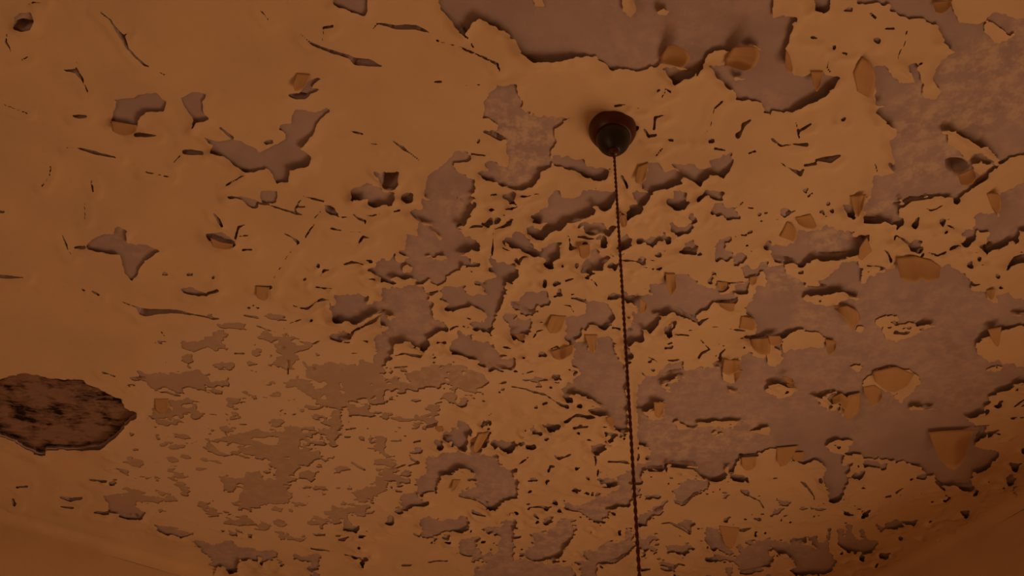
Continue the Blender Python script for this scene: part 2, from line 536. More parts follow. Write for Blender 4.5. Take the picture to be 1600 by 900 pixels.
h 460,200 490,205 520,270 490,330 430,360 330,355 295,330 300,280 340,320 400,320 450,290 480,270
h 0,425 60,435 100,420 160,440 150,460 110,480 60,450 0,445
h 190,420 230,385 270,400 280,440 250,450 230,410 200,440
b 345,420,16,20
h 410,460 500,440 520,500 530,540 560,570 500,545 420,530 370,530 410,515 450,510
c 370,530,10 470,535,20 555,565,12
h 720,470 760,450 790,420 850,415 885,410 850,440 800,460 780,500 750,540 800,550 865,560 865,620 720,625 710,580
h 865,600 920,570 970,560 1000,600 960,640 910,670 880,640
h 680,150 710,110 770,100 800,150 870,140 900,170 910,215 930,240 820,250 780,200 710,190
c 900,130,6 960,90,20
h 540,40 570,10 620,0 590,20
h 640,0 780,0 760,60 700,40
c 1010,135,16 1060,145,14
b 1115,205,22,30
b 1180,185,20,14
b 1140,270,20,14
b 180,570,30,26
b 230,545,14,16
b 20,630,40,40
b 120,700,26,14
c 70,620,8 200,650,8
c 705,760,14 715,785,6
c 725,825,14 850,840,18 1010,830,12
h 100,860 180,840 240,850 240,770 340,770 440,770 500,820 600,880 660,900 100,900
f 245,765 330,765 | 255,965 350,960 | 1.6
h 720,840 800,850 830,900 720,900
h 900,860 1000,840 1010,900 900,900
h 960,690 1010,680 1060,740 1110,700 1130,640 1190,650 1170,720 1120,730 1090,780 1040,800 980,770
f 1030,800 1110,785 | 1030,880 1080,880 | .7
f 725,840 820,850 | 735,930 800,920 | .7
@800 450 6
h 90,90 130,40 190,20 240,40 280,10 320,20 350,120 340,150 250,155 210,180 230,210 180,260 130,240 60,200 10,150 0,130 70,130
c 0,140,20 70,175,20 160,220,34 220,210,20
h 0,260 20,300 160,300 175,340 170,390 120,420 90,450 20,440 0,400
f 20,435 110,425 | 75,500 130,480 | .9
c 395,65,16 440,55,14 480,60,4
c 560,85,10 610,90,26 680,110,30 690,90,8
h 700,120 770,115 830,150 870,140 930,190 970,250 930,290 900,340 840,345 800,320 720,330 700,390 670,370 690,350 640,410 620,440 590,480 550,500 525,480 515,400 515,280 600,270 660,250 700,220 710,180
c 430,150,4 540,155,10 580,210,14
f 370,258 510,265 | 300,420 450,435 | 1.2
c 205,440,12 230,400,16 290,385,10
f 360,600 590,520 | 400,690 560,650 | 1.3
c 370,560,14 420,540,22 450,560,8
b 300,610,50,24
h 590,500 640,490 700,500 700,580 770,600 800,540 810,460 850,470 900,440 950,500 950,560 970,620 1010,680 1040,720 1060,780 1070,900 570,900 590,830 650,800 640,760 600,720 560,680 590,620
f 680,440 800,440 | 740,620 785,615 | 1.5
h 1130,230 1200,250 1200,450 1120,440 1060,390 1100,370 1130,330 1160,300
c 940,345,10 1010,365,16
c 1050,375,20 1120,395,20
h 1060,410 1110,420 1130,470 1090,520 1100,560 1120,600 1110,680 1080,690 1060,600
p 970,560 1000,525 1030,550 1030,620 990,610
h 890,80 960,40 1060,40 1200,60 1200,110 1080,90 980,70
b 260,840,60,24
h 380,800 450,800 460,830 420,840
c 90,800,6 200,770,10
@1000 450 6
h 130,0 640,0 720,40 760,70 820,50 860,20 910,100 880,130 760,130 690,110 650,150 640,180 560,180 510,230 490,270 540,300 570,340 470,270 400,235 330,180 250,180 230,220 150,205 120,240 170,280 140,340 90,360 60,330 0,370 0,60 120,60
f 0,100 60,140 | 0,260 60,235 | 1
c 330,180,10 400,230,20 480,265,22 560,330,10
c 760,130,14 840,125,24 910,105,14
c 555,330,20 580,300,30 640,275,6
f 740,140 890,145 | 760,200 885,238 | .8
h 215,390 240,350 300,360 300,400 260,420
c 320,405,6 410,430,14 460,440,12
c 460,390,18 490,390,14
c 830,380,8 920,385,16 985,395,14
f 950,270 930,380 | 1085,290 1090,410 | 1.0
c 940,460,8 1000,445,10 1100,470,14 1200,460,14
h 1000,220 1010,180 1050,130 1050,90 1080,40 1120,0 1200,0 1200,460 1040,470 990,440 1080,430 1100,330 1060,260 1020,240
f 1040,480 1230,465 | 1040,570 1220,670 | 1.8
h 950,620 1040,580 1060,640 1120,650 1200,680 1200,820 1140,880 1130,900 900,900 890,860 960,780 940,700
c 550,640,20 580,600,26 650,565,20
c 570,480,16 600,510,6 640,560,20
c 800,560,10 750,610,26 750,680,30
h 690,700 740,680 760,720 700,735
c 680,360,10 740,355,8
b 730,490,18,8
b 260,545,36,12
c 80,640,6 120,655,16 160,680,6
c 250,660,14 310,670,22 380,655,8
h 200,760 280,700 330,710 390,690 400,760 560,740 700,740 760,740 760,830 880,900 350,900 360,840 470,800 330,790 250,830 180,860 110,900 0,900 60,820 150,820
c 240,800,10 290,780,20 390,765,10
c 0,760,6 50,810,10
f 790,670 940,680 | 760,820 950,790 | 1.2
f 880,770 970,770 | 885,885 910,880 | 1
@1200 300 6
h 60,490 30,500 40,580 60,630 150,640 210,630 270,660 320,680 340,640 390,600 450,580 560,590 640,595 700,580 730,560 770,555 860,540 900,480 940,440 940,395 870,390 800,400 760,370 700,340 680,330 640,330 600,300 540,300 500,340 450,330 400,360 340,350 280,340 270,400 240,470 180,480 100,480
f 180,280 110,420 | 272,340 268,480 | .9
f 260,240 400,210 | 300,345 480,355 | 1.2
c 450,575,10 640,580,26 715,570,14
c 60,600,20 150,620,34 220,630,14
f 930,430 975,560 | 845,540 855,670 | 1.2
f 770,40 920,20 | 820,235 870,225 | 1.4
h 920,20 1200,0 1200,300 1150,260 1100,240 1000,240 940,230 880,230 900,120 930,70
h 710,100 760,100 790,150 800,200 760,200 720,160
c 170,210,12 200,190,20 260,165,8
b 100,250,26,14
b 565,100,16,14
b 500,180,30,20
b 600,165,20,14
c 470,160,8 540,210,16
b 755,350,26,14
h 580,760 640,690 720,630 850,630 850,680 890,700 850,780 880,850 910,900 560,900 480,870 480,820 540,790
c 370,870,22 440,880,26 540,880,20
h 0,720 60,690 140,690 150,750 250,800 340,850 350,900 0,900
b 300,740,30,14
c 920,670,8 1030,680,14 1090,700,20
c 1090,530,6 1120,560,16 1145,620,30
h 850,780 930,790 980,760 1060,740 1140,700 1200,690 1200,900 880,900
p 860,760 920,710 1090,700 1060,730 960,760 930,790 910,850 870,820
c 880,240,14 990,245,14
@1400 300 6
c -20,110,20 50,105,24 130,60,26 250,50,20 340,30,16
h 60,20 200,0 350,0 350,40 250,40 140,50 60,80
c 240,120,6 320,160,16 370,150,16 430,110,8
h 510,0 590,0 580,50 550,75 525,60
h 970,0 1200,0 1200,330 1150,350 1140,430 1050,440 970,480 890,510 840,530 780,490 840,460 850,420 880,370 840,345 760,350 740,390 730,430 640,470 600,470 630,400 600,360 660,340 720,330 740,290 740,210 780,190 930,190 960,250
f 850,20 900,150 | 985,10 965,260 | 1.2
b 430,270,40,34
c 470,295,14 540,325,14
h 0,190 60,230 90,265 30,290 0,310
h 120,290 200,220 220,290 160,300
c 0,395,14 70,430,16 130,470,22
h 120,470 180,430 230,450 220,490 270,510 240,550 190,530 130,500
c 240,550,30 220,600,24
c 300,550,10 380,580,12 460,550,14
c 500,520,18 540,490,22 590,470,10
c 790,490,16 840,500,26 885,480,20
c 830,520,14 835,560,4
b 690,660,26,18
c 660,670,10 700,640,10
h 1040,630 1090,590 1160,570 1200,560 1200,610 1130,630 1060,640 1030,690
b 950,775,30,18
b 770,600,24,24
h 0,640 200,620 330,650 420,690 480,660 530,690 600,730 680,790 710,850 690,900 0,900
c 700,830,20 720,850,20 780,850,12
f 10,620 180,600 330,640 420,700 | 50,890 180,865 250,820 300,865 410,880 | 2.6
@1200 450 6
h 0,0 1200,0 1200,900 0,900
p 320,90 350,20 420,10 560,15 620,0 720,0 745,30 740,90 680,110 640,140 560,150 500,130 420,120 340,120
b 480,105,14,16
p 755,40 830,30 860,70 820,90 760,70
f 620,195 740,165 840,215 865,290 | 640,235 700,265 755,330 790,430 | 1.6
p 840,350 880,345 905,380 870,410 830,390
p 120,440 200,400 290,375 380,385 470,420 560,470 600,490 540,500 530,560 460,540 400,550 330,570 230,580 150,590 120,560 130,500
f 540,480 640,500 | 560,640 635,600 | 1.2
p 0,470 50,450 120,460 140,510 60,540 130,560 120,610 150,680 100,700 60,720 0,730
f 0,450 110,450 | 20,560 150,520 | .8
p 750,730 870,715 880,740 840,780 800,760
p 0,860 60,840 140,840 170,870 230,900 0,900
f 140,830 230,850 | 190,900 245,895 | .8
p 980,310 1050,260 1200,250 1200,300 1160,310 1160,340 1200,380 1200,500 1150,480 1090,440 1080,390 1020,340
@1400 450 6
h 0,0 680,0 720,20 830,20 850,100 930,110 940,40 1050,40 1100,90 1200,100 1200,900 0,900
p 0,250 10,300 0,340 200,310 350,305 350,330 250,390 150,450 100,460 0,500
c -20,300,20 10,335,20
c -20,415,20 40,415,24 100,420,20
f 850,20 930,10 | 870,105 920,110 | .8
p 1070,220 1200,180 1200,240 1130,240
p 740,480 860,400 990,360 1100,345 1200,350 1200,720 1130,720 1100,700 1000,700 960,670 860,680 790,620 740,560
f 860,390 990,365 | 930,550 970,550 | .9
b 1170,450,14,14
p 840,760 900,730 990,735 990,765 900,785
p 1050,900 1100,860 1200,840 1200,900
@0 0 1
p 1346,602 1352,588 1365,577 1400,572 1420,578 1434,588 1437,600 1425,612 1405,627 1390,613 1380,606 1362,608
f 1364,581 1400,573 1428,585 | 1368,606 1385,610 1415,612 | 1.2
@400 600 6
h 270,0 520,0 560,30 630,20 700,0 1200,0 1200,190 1060,200 1060,250 950,290 880,290 890,230 830,200 820,260 800,330 830,390 780,420 780,480 740,570 690,560 660,500 600,470 490,430 460,400 600,420 700,430 740,380 700,340 720,270 750,220 620,210 570,190 560,150 500,120 470,90 400,30
p 575,120 640,110 670,130 620,150
p 1000,125 1080,80 1150,90 1140,130 1060,155 1050,180 880,185 900,165 1000,155
p 520,0 640,0 620,30 560,25
p 760,0 800,0 830,60 810,85 780,40
h 280,400 420,400 480,460 560,490 430,520 410,600 530,630 610,620 600,660 540,700 530,740 480,770 400,770 380,830 320,850 280,890 200,900 170,850 200,790 130,750 140,700 0,690 0,530 50,540 90,620 140,590 200,560 210,500 180,480 260,450
p 230,650 300,660 310,690 260,690
c 540,570,14 640,555,20
b 490,540,20,14
b 130,360,26,14
b 215,370,14,18
b 715,690,30,14
c 900,730,16 960,770,24 1020,800,18
b 580,760,24,10
h 970,480 1100,500 1150,490 1200,520 1200,680 1130,620 1100,560 990,520
b 180,100,50,20
b 345,140,40,10
b 430,240,16,12
b 1150,660,30,14
h 0,820 80,850 60,900 0,900
@600 600 6
h 560,110 610,85 660,90 680,140 650,180 600,150
h 690,210 700,160 750,130 770,170 750,210
c 470,185,14 540,165,18
h 350,300 440,300 460,250 510,230 490,300 490,350 500,380 440,410 380,410 380,370 430,350 350,330
c 400,400,20 480,380,24
h 560,490 570,420 590,420 610,460 640,400 700,410 680,320 710,320 770,360 820,420 800,450 780,480 780,530 800,580 700,590 690,540 620,550 640,490
c 560,490,24 620,490,20
h 800,560 880,530 900,460 950,450 1000,440 980,510 930,560 880,650 820,660
f 890,470 990,450 | 810,650 880,650 | .7
h 1010,520 1080,510 1200,520 1200,600 1130,590 1030,550
h 450,530 500,510 550,520 560,580 500,570
c 280,540,14 340,525,20
h 290,590 350,590 360,625 260,650 210,640 290,620
h 20,665 90,660 70,690 30,685
c 240,660,10 260,700,20 330,730,20 230,760,14
c 30,800,24 110,785,20 200,750,16
h 380,660 520,670 560,630 700,610 830,650 900,640 1000,660 1080,690 1060,640 1000,640 1100,740 1200,800 1200,900 800,880 870,830 840,790 780,750 710,750 650,800 600,800 530,830 510,900 310,900 340,850 400,830 390,740
b 210,840,50,40
b 930,145,12,12
b 990,285,16,10
h 0,840 100,850 240,880 240,900 0,900
c 670,50,6 680,150,5
h 0,150 110,120 60,160 0,190
h 0,0 330,0 320,50 0,60
h 540,0 830,0 740,30 660,50 600,20
f 480,400 550,400 | 500,455 560,450 | .6
@400 750 6
h 0,0 260,0 250,80 330,110 340,170 410,200 480,220 430,240 340,220 250,210 190,230 130,220 60,230 0,200
b 325,280,22,16
b 210,275,40,10
h 0,400 100,410 160,440 100,460 0,430
h 170,470 280,465 300,490 250,510 240,560 215,550 220,500 180,490
h 480,400 520,370 600,350 660,350 690,330 640,290 720,255 850,255 880,230 1010,235 1020,290 1110,290 1080,310 1000,335 920,330 870,320 860,350 930,410 960,430 950,460 830,440 810,380 720,370 640,390 620,430 600,400 520,410
h 900,120 980,100 1000,70 1100,60 1160,0 1200,0 1200,60 1160,130 1080,190 980,200 930,170
b 1090,180,26,18
b 825,215,18,12
b 440,530,20,14
c 780,550,14 830,545,24 880,515,10
b 1000,505,30,14
b 965,625,18,12
b 1055,460,14,8
c 510,630,8 600,640,14 690,660,12
c 830,690,8 980,710,10
h 970,710 1050,700 1080,685 1040,740 1010,785 980,760
h 350,700 480,700 500,680 600,680 610,720 590,770 610,800 550,830 600,870 600,900 505,900 520,850 490,810 520,780 550,740 480,750 360,730
h 0,630 80,660 190,660 200,710 150,750 130,740 80,750 60,800 30,800 60,720 0,690
h 200,740 240,760 270,800 230,800
@600 750 6
h 300,0 500,0 500,70 470,90 430,110 340,145 300,100 310,70
h 130,170 200,120 310,120 340,150 360,190 420,190 370,220 320,235 250,230 190,270 170,300 110,300 100,270 200,230
c 480,70,8 490,110,14
f 650,0 720,0 | 630,110 650,110 | .7
h 20,390 50,330 90,330 110,370 190,375 170,385 120,390 60,410
h 700,140 820,160 900,180 960,210 1010,260 1060,230 1100,190 1200,160 1200,0 880,0 850,60 730,80
c 700,140,8 880,180,14 960,210,20
c 830,280,24 900,310,26 950,325,8
h 360,350 420,320 480,350 560,370 640,360 720,320 780,330 800,370 820,420 800,440 740,460 640,470 580,470 520,500 480,580 440,575 480,530 380,520 340,510 360,460 340,400
c 280,490,16 330,520,20
b 820,440,24,16
h 540,520 610,510 620,560 580,560
h 700,560 740,540 890,530 890,560 860,600 900,660 940,700 840,760 810,740 830,710 740,690 700,660 710,620
h 920,440 960,420 1090,430 1120,390 1080,370 1150,340 1200,370 1200,900 860,900 840,820 900,810 960,790 920,740 930,690 1000,650 1000,590 1080,580 1100,520 1040,490 960,480
p 1000,600 1060,590 1070,680 1010,700
c 170,790,14 220,790,22 260,785,10
c 420,765,14 500,750,16 600,750,8
h 830,820 900,800 920,830 860,835
@800 600 6
c 0,20,6 130,40,12 200,65,22 320,95,16 390,140,10 430,165,20 520,190,30
h 480,30 540,10 650,10 640,30 540,40 510,100 570,110 575,130 520,120 490,90
h 540,0 1060,0 1080,300 1090,420 1050,500 1020,470 1070,430 980,400 930,320 920,250 880,190 800,100 720,70 670,60 640,20
b 635,185,22,16
h 720,220 790,205 870,205 930,240 870,235 780,240 740,240
c 600,280,20 700,280,24 770,270,16
c 490,330,16 530,325,22 590,285,10
h 300,370 340,350 440,370 400,390 370,410 340,400
b 290,420,14,16
b 320,510,20,14
c 170,460,8 210,440,12
c 580,400,20 640,390,12 710,385,14
b 620,435,16,8
c 400,660,10 440,685,24 490,675,18 550,650,12
h 740,550 840,545 820,600 780,635 750,600
c 775,650,20 785,700,24 785,760,8
c 810,800,16 800,850,16
h 870,440 950,435 980,460 930,515 905,510 930,460
c 890,715,8 1000,715,14 1080,720,24
c 340,800,22 360,760,24 400,760,8
c 0,555,20 50,545,12
c 70,730,10 150,680,16
b 220,205,30,14
b 20,780,30,14
b 190,885,40,12
b 710,870,20,14
f 880,320 930,300 | 920,400 980,390 | .6
h 1050,820 1120,770 1200,760 1200,900 960,900 1000,850
h 800,890 870,870 960,880 960,900
@1000 600 6
h 0,0 1200,0 1200,600 1110,640 950,680 880,750 820,800 780,850 700,880 560,830 500,830 540,740 480,720 280,715 200,760 100,770 0,800
p 70,200 110,170 180,110 300,150 240,180 230,250 190,310 130,330 60,300 20,260 0,240 0,200 40,190
f 130,170 235,180 | 140,325 210,305 | .9
p 0,540 70,550 100,620 80,700 60,750 0,740
p 170,0 290,0 290,60 230,40
p 520,345 600,315 700,325 700,380 600,385 540,375
p 700,330 800,300 1000,310 930,350 860,400 760,420 680,390
p 300,350 360,330 440,370 530,400 500,420 380,420
p 1030,440 1100,400 1200,360 1200,470
p 640,440 780,440 780,465 680,475
p 810,20 920,20 970,60 920,85 830,50
p 260,770 300,740 450,760 540,780 550,830 470,850 440,900 250,900
c 80,780,20 200,775,14
c 280,725,12 400,735,22 500,745,22 520,780,10
c 245,760,24 250,800,16
c 940,665,24 980,680,30 1100,650,10
f 950,690 1090,680 | 960,820 1090,800 | 1
h 810,860 880,830 960,840 1020,850 1020,890 960,870 870,860
p 800,750 870,720 880,790 820,820
@800 750 6
b 600,70,40,16
h 670,100 760,80 760,100 700,115
b 400,195,26,16
c 160,245,8 260,235,16 330,250,26 370,240,8
c 210,310,16 250,340,14
h 220,380 300,370 310,330 380,330 390,370 340,400 280,405 230,400
h 480,200 560,200 640,220 700,190 780,160 900,130 1000,60 1000,0 1120,0 1130,200 1080,220 1000,230 900,250 900,330 820,390 760,380 680,340 640,340 640,280 560,280 500,240
h 170,500 300,480 400,430 450,370 520,340 600,370 560,400 600,440 560,560 490,600 470,680 360,730 260,740 120,720 130,640 180,620 230,560
h 820,610 900,560 1000,580 1080,520 1060,460 1130,460 1150,620 1080,670 1030,720 970,770 920,760 800,760 800,860 790,900 640,900 650,800 600,760 640,740 720,740 680,680 670,650 790,640
c 920,760,16 990,745,22 1040,705,14
h 0,760 120,730 200,760 300,760 500,790 560,800 590,850 600,900 0,900
b 20,390,40,24
h 0,0 60,0 40,140 0,150
c 0,520,20 80,520,14
@1000 750 6
h 270,0 660,0 640,60 570,110 500,140 450,190 420,230 370,220 320,190 330,130 300,90 380,40
c 330,200,16 400,225,20 450,185,14 510,130,20 570,105,14
h 80,190 130,250 180,220 260,190 230,220 230,270 180,310 120,330 110,350 50,400 0,420 0,300 110,280 120,240
c 130,300,20 200,260,34
c 200,400,10 280,390,18 370,430,24 430,470,14 465,490,24
h 370,410 430,360 490,370 530,400 480,440 470,470 420,450
h 0,520 30,540 100,500 150,490 130,530 180,540 120,570 90,600 60,640 40,710 30,640 0,620
h 230,600 330,600 480,600 510,630 460,650 420,690 320,660 270,660 260,720 250,650
h 610,480 640,440 720,440 740,480 790,560 800,600 870,670 900,710 830,690 740,640 700,650 650,610 620,560
f 740,430 930,450 | 800,640 885,640 | 1.2
c 620,725,30 690,720,24
h 690,680 780,690 900,730 930,700 910,600 940,600 1000,620 1100,560 1200,530 1200,780 1120,830 1000,870 940,860 920,790 850,760 700,740
c 940,860,20 1040,850,34 1130,825,20
c 940,460,24 970,460,30 1040,440,10
h 950,90 1010,65 1020,120 980,130
c 1010,130,14 1120,190,14 1160,260,10
c 1070,350,14 1120,360,30
h 810,820 860,820 870,900 810,900
h 640,880 690,880 700,900 650,900
c 200,820,16 260,830,24 310,825,16 360,775,16 420,785,8
b 320,885,24,14
b 170,730,20,10
@1200 600 6
h 0,0 1200,0 1200,690 1100,700 900,680 880,640 740,635 700,660 680,740 780,740 740,830 740,900 520,900 510,850 540,780 500,700 420,690 350,740 220,700 60,600 0,590
p 0,0 250,0 270,40 180,110 100,130 0,60
f 170,0 245,0 | 190,35 250,30 | .6
p 410,90 500,80 680,30 700,45 600,90 560,110 580,160 560,210 480,180
p 590,220 610,120 690,90 760,150 750,230 700,280 670,240 690,180 660,160 640,230
f 600,130 690,85 760,140 | 610,220 680,170 720,280 | 1.5
f 750,110 870,80 | 690,340 850,320 | 1.0
f 890,30 1000,10 1070,60 | 930,170 990,220 1070,170 | 1.5
p 540,570 580,520 620,505 800,505 770,580 740,620 700,650 640,630 560,610
p 690,700 720,660 840,660 900,670 890,730 800,740
f 80,600 290,580 | 90,775 180,770 | 1.0
f 230,640 340,640 | 230,730 330,720 | .8
h 780,860 830,820 900,800 890,860
h 890,690 980,720 1110,740 1090,780 1030,790 980,760 900,750
@1400 600 6
h 0,0 1000,0 870,100 880,150 800,230 740,250 640,280 700,340 740,370 840,370 830,420 790,460 740,520 720,570 830,590 970,610 960,660 880,720 840,760 720,790 700,870 710,900 390,900 360,840 250,820 230,740 80,720 0,720
p 120,190 150,155 220,170 370,190 330,215 220,220 130,225
f 305,455 420,442 600,432 750,428 | 425,775 480,800 560,796 625,770 | 5.5
c 740,400,16 820,400,20
c 830,370,14 780,460,14 755,490,16
c 840,435,14 950,430,14
h 1040,740 1160,720 1120,780 1100,790
h 1010,850 1080,830 1110,870 1090,900 1040,900
c 1110,200,20 1200,140,16
h 1070,310 1130,300 1110,330
@1200 750 6
h 560,0 730,0 730,60 700,110 640,180 580,180 560,110
c 310,10,16 340,25,26 380,70,16 430,140,14 430,170,12
h 80,180 130,180 210,205 190,240 140,235 100,210
c 185,240,8 180,290,4
h 10,335 70,280 150,260 120,300 60,325
b 330,265,50,14
b 450,320,20,8
b 470,265,30,8
h 850,350 880,290 920,270 970,240 930,290 880,340
h 1020,420 1080,440 1090,390 1200,350 1200,420 1100,450 1060,480
h 370,510 460,500 470,560 520,570 550,540 560,440 590,440 580,520 570,580 590,660 630,730 610,800 560,840 500,850 240,850 250,740 200,680 150,640 100,660 30,640 40,610 0,610 0,540 130,550 220,570 350,570 430,620 460,640 430,590
p 480,490 540,480 540,550 500,565 470,545
h 650,460 700,460 720,520 740,430 710,390 790,410 780,470 830,550 880,540 870,480 860,440 890,450 920,510 950,560 1030,570 960,650 890,670 880,710 850,700 870,660 760,640 660,590
c 1100,150,14 1150,140,20
h 0,700 60,690 40,740 0,750
h 0,860 30,870 20,900 0,900
@1400 750 6
c 370,0,20 420,40,26 450,70,14
h 500,0 700,0 710,50 640,50 600,30
c 600,40,16 700,50,24
c 0,110,20 60,70,10
h 20,380 60,380 70,440 30,450
h 600,270 690,275 650,310 600,300
b 940,285,14,26
b 820,355,20,10
c 600,470,26 630,450,14 655,370,4
b 1075,10,36,20
@0 0 3
d 72,100 100,92 160,98 150,128 110,137 68,127
@400 0 3
d 155,445 205,430 240,440 238,462 190,458
d 585,820 600,800 670,800 665,850 640,875 600,865
@400 300 6
d 650,110 690,115 740,150 770,190 700,195 655,155
@0 300 3
d 968,195 1000,195 1040,215 1100,235 1090,247 1040,240 1000,222
@1200 0 3
d 830,755 850,738 900,738 940,765 925,795 870,808 838,785
@1400 300 6
d 1050,630 1090,595 1160,575 1200,562 1200,600 1130,622 1060,640
@1200 300 6
d 870,395 940,395 930,440 900,470 875,420
@0 600 3
h 1130,435 1170,410 1215,400 1215,570 1160,590 1120,540 1140,490
@1200 0 3
h 640,290 715,288 692,310 712,350 735,400 690,388 675,345
"""
# ------------------------------------------------------------------ read the outlines
holes, islands, cracks, blobs, flaps, voids = [], [], [], [], [], []
ox = oy = 0.0; sc_ = 1.0
for line in OUTLINES.strip().splitlines():
    k, rest = line[0], line[1:].strip()
    if k == '@':
        ox, oy, sc_ = [float(t) for t in rest.split()]; continue
    lim = (1600 if sc_ == 1 else 1200, 900)
    def P(tok):
        t = [float(q) for q in tok.split(',')]
        x, y = t[0], t[1]
        if k in 'hp':                                    # shapes cut by a study window run on past it
            e = 3.0 * sc_
            if x <= 0: x -= e
            if x >= lim[0]: x += e
            if y <= 0: y -= e
            if y >= lim[1]: y += e
        u, v = ox + x / sc_, oy + y / sc_
        if k in 'hp':
            if u < 0: u -= 30
            if u > 1600: u += 30
            if v < 0: v -= 30
            if v > 900: v += 30
        return (u, v) + tuple(q / sc_ for q in t[2:])
    if k == 'f':
        a, f_, d = rest.split('|')
        flaps.append(([P(t) for t in a.split()], [P(t) for t in f_.split()], float(d) / 100.0))
    else:
        pts = [P(t) for t in rest.split()]
        {'h': holes, 'p': islands, 'c': cracks, 'b': blobs, 'd': voids}[k].append(pts)

LATH = [(-60, 600), (0, 591), (18, 584), (40, 581), (60, 584), (75, 589), (95, 590), (130, 591), (135, 597), (150, 603), (170, 614),
        (190, 621), (196, 634), (205, 641), (213, 641), (218, 648), (208, 652), (198, 662), (182, 680), (160, 696), (140, 699),
        (130, 702), (100, 701), (73, 702), (72, 710), (62, 710), (45, 702), (20, 688), (0, 681), (-60, 672)]
FLAT = [(260, 540), (330, 500), (420, 470), (560, 555), (640, 555), (800, 570), (880, 605), (760, 610), (690, 660), (650, 690), (610, 790),
        (480, 850), (300, 830), (170, 790), (180, 700), (225, 655), (215, 590)]
WASHES = [([(755, 145), (800, 150), (890, 180), (865, 235), (835, 295), (790, 300), (755, 220)], 1.0),
          ([(1390, 160), (1480, 80), (1600, 20), (1660, 60), (1660, 190), (1560, 200), (1480, 280), (1390, 300)], 0.8),
          ([(1260, 350), (1330, 350), (1330, 395), (1260, 395)], 0.9), ([(1340, 300), (1400, 300), (1400, 345), (1345, 345)], 0.8),
          ([(1195, 410), (1260, 420), (1260, 455), (1195, 455)], 0.9),
          ([(1000, 640), (1080, 650), (1200, 640), (1200, 690), (1120, 720), (1000, 720)], 0.8),
          ([(830, 790), (1000, 760), (1000, 860), (840, 900)], 0.8),
          ([(620, 560), (800, 560), (800, 620), (560, 620)], 0.5), ([(680, 300), (740, 300), (740, 345), (690, 350)], 0.7),
          ([(860, 335), (1000, 330), (1040, 430), (880, 440)], 0.7), ([(1240, 480), (1290, 480), (1280, 520), (1240, 520)], 0.7),
          ([(720, 740), (830, 740), (830, 900), (720, 900)], 0.6),
          ([(620, 690), (780, 680), (790, 760), (640, 790)], 0.35), ([(1230, 440), (1560, 440), (1560, 640), (1220, 650)], 0.4),
          ([(1000, 560), (1220, 560), (1220, 640), (1000, 640)], 0.45), ([(560, 470), (700, 440), (720, 560), (560, 560)], 0.5),
          ([(800, 640), (1000, 600), (1000, 780), (850, 800)], 0.5), ([(1000, 740), (1200, 720), (1200, 900), (1000, 900)], 0.3)]

# ------------------------------------------------------------------ walls meet the ceiling along two lines
def line_xy(p, q):
    a, b_ = unproj(*p)[:2], unproj(*q)[:2]
    return a, (b_ - a) / np.linalg.norm(b_ - a)
LA, LD = line_xy((480, 940), (0, 800))          # left wall line, running away from the corner
RA, RD = line_xy((1405, 884), (1600, 774))
den = LD[0] * RD[1] - LD[1] * RD[0]
tt = ((RA[0] - LA[0]) * RD[1] - (RA[1] - LA[1]) * RD[0]) / den
CORNER = LA + LD * tt
def side(A, D, x, y): return D[0] * (y - A[1]) - D[1] * (x - A[0])
_l0 = np.sign(side(LA, LD, 0.0, 0.6)); _r0 = np.sign(side(RA, RD, 0.0, 0.6))
def inside(x, y):
    """distance in metres from the nearer wall line, positive in the room"""
    return np.minimum(_l0 * side(LA, LD, x, y), _r0 * side(RA, RD, x, y))

# ------------------------------------------------------------------ a fine lattice over the part of the ceiling in view
STEP = 0.003
BLK = 10
px_m = 90
xs, ys = [], []
for u in np.linspace(-px_m, 1600 + px_m, 9):
    for v in (-px_m, 400, 700, 900, 960):
        q = unproj(u, v); xs.append(q[0]); ys.append(q[1])
cs = STEP * BLK
X0 = math.floor(min(xs) / cs) * cs; X1 = math.ceil(max(xs) / cs) * cs
Y0 = math.floor(min(ys) / cs) * cs; Y1 = min(math.ceil(max(ys) / cs) * cs, math.ceil((CORNER[1] + 0.1) / cs) * cs)
nbx = int(round((X1 - X0) / cs)); nby = int(round((Y1 - Y0) / cs))
nx, ny = nbx * BLK, nby * BLK
gx = X0 + STEP * np.arange(nx + 1); gy = Y0 + STEP * np.arange(ny + 1)
GX, GY = np.meshgrid(gx, gy)                      # [row y, column x]
GU, GV = [a.astype(np.float32) for a in proj(GX, GY)]
bx_, by_ = np.meshgrid(X0 + cs * (np.arange(nbx) + .5), Y0 + cs * (np.arange(nby) + .5))
bu, bv = proj(bx_, by_)
fineblk = (bu > -px_m) & (bu < 1600 + px_m) & (bv > -px_m) & (bv < 960) & (inside(bx_, by_) > -0.03)
cellmask = np.kron(fineblk, np.ones((BLK, BLK), dtype=bool))
ccx = (GX[:-1, :-1] + STEP / 2); ccy = (GY[:-1, :-1] + STEP / 2)
cellmask &= inside(ccx, ccy) > 0.002

def window(pts, margin):
    us = [p[0] for p in pts]; vs_ = [p[1] for p in pts]
    cx, cy = [], []
    for u in (min(us) - margin, max(us) + margin):
        for v in (min(vs_) - margin, min(max(vs_) + margin, 1100)):
            q = unproj(u, v); cx.append(q[0]); cy.append(q[1])
    i0 = max(0, int((min(cx) - X0) / STEP)); i1 = min(nx + 1, int((max(cx) - X0) / STEP) + 2)
    j0 = max(0, int((min(cy) - Y0) / STEP)); j1 = min(ny + 1, int((max(cy) - Y0) / STEP) + 2)
    return slice(j0, max(j0, j1)), slice(i0, max(i0, i1))

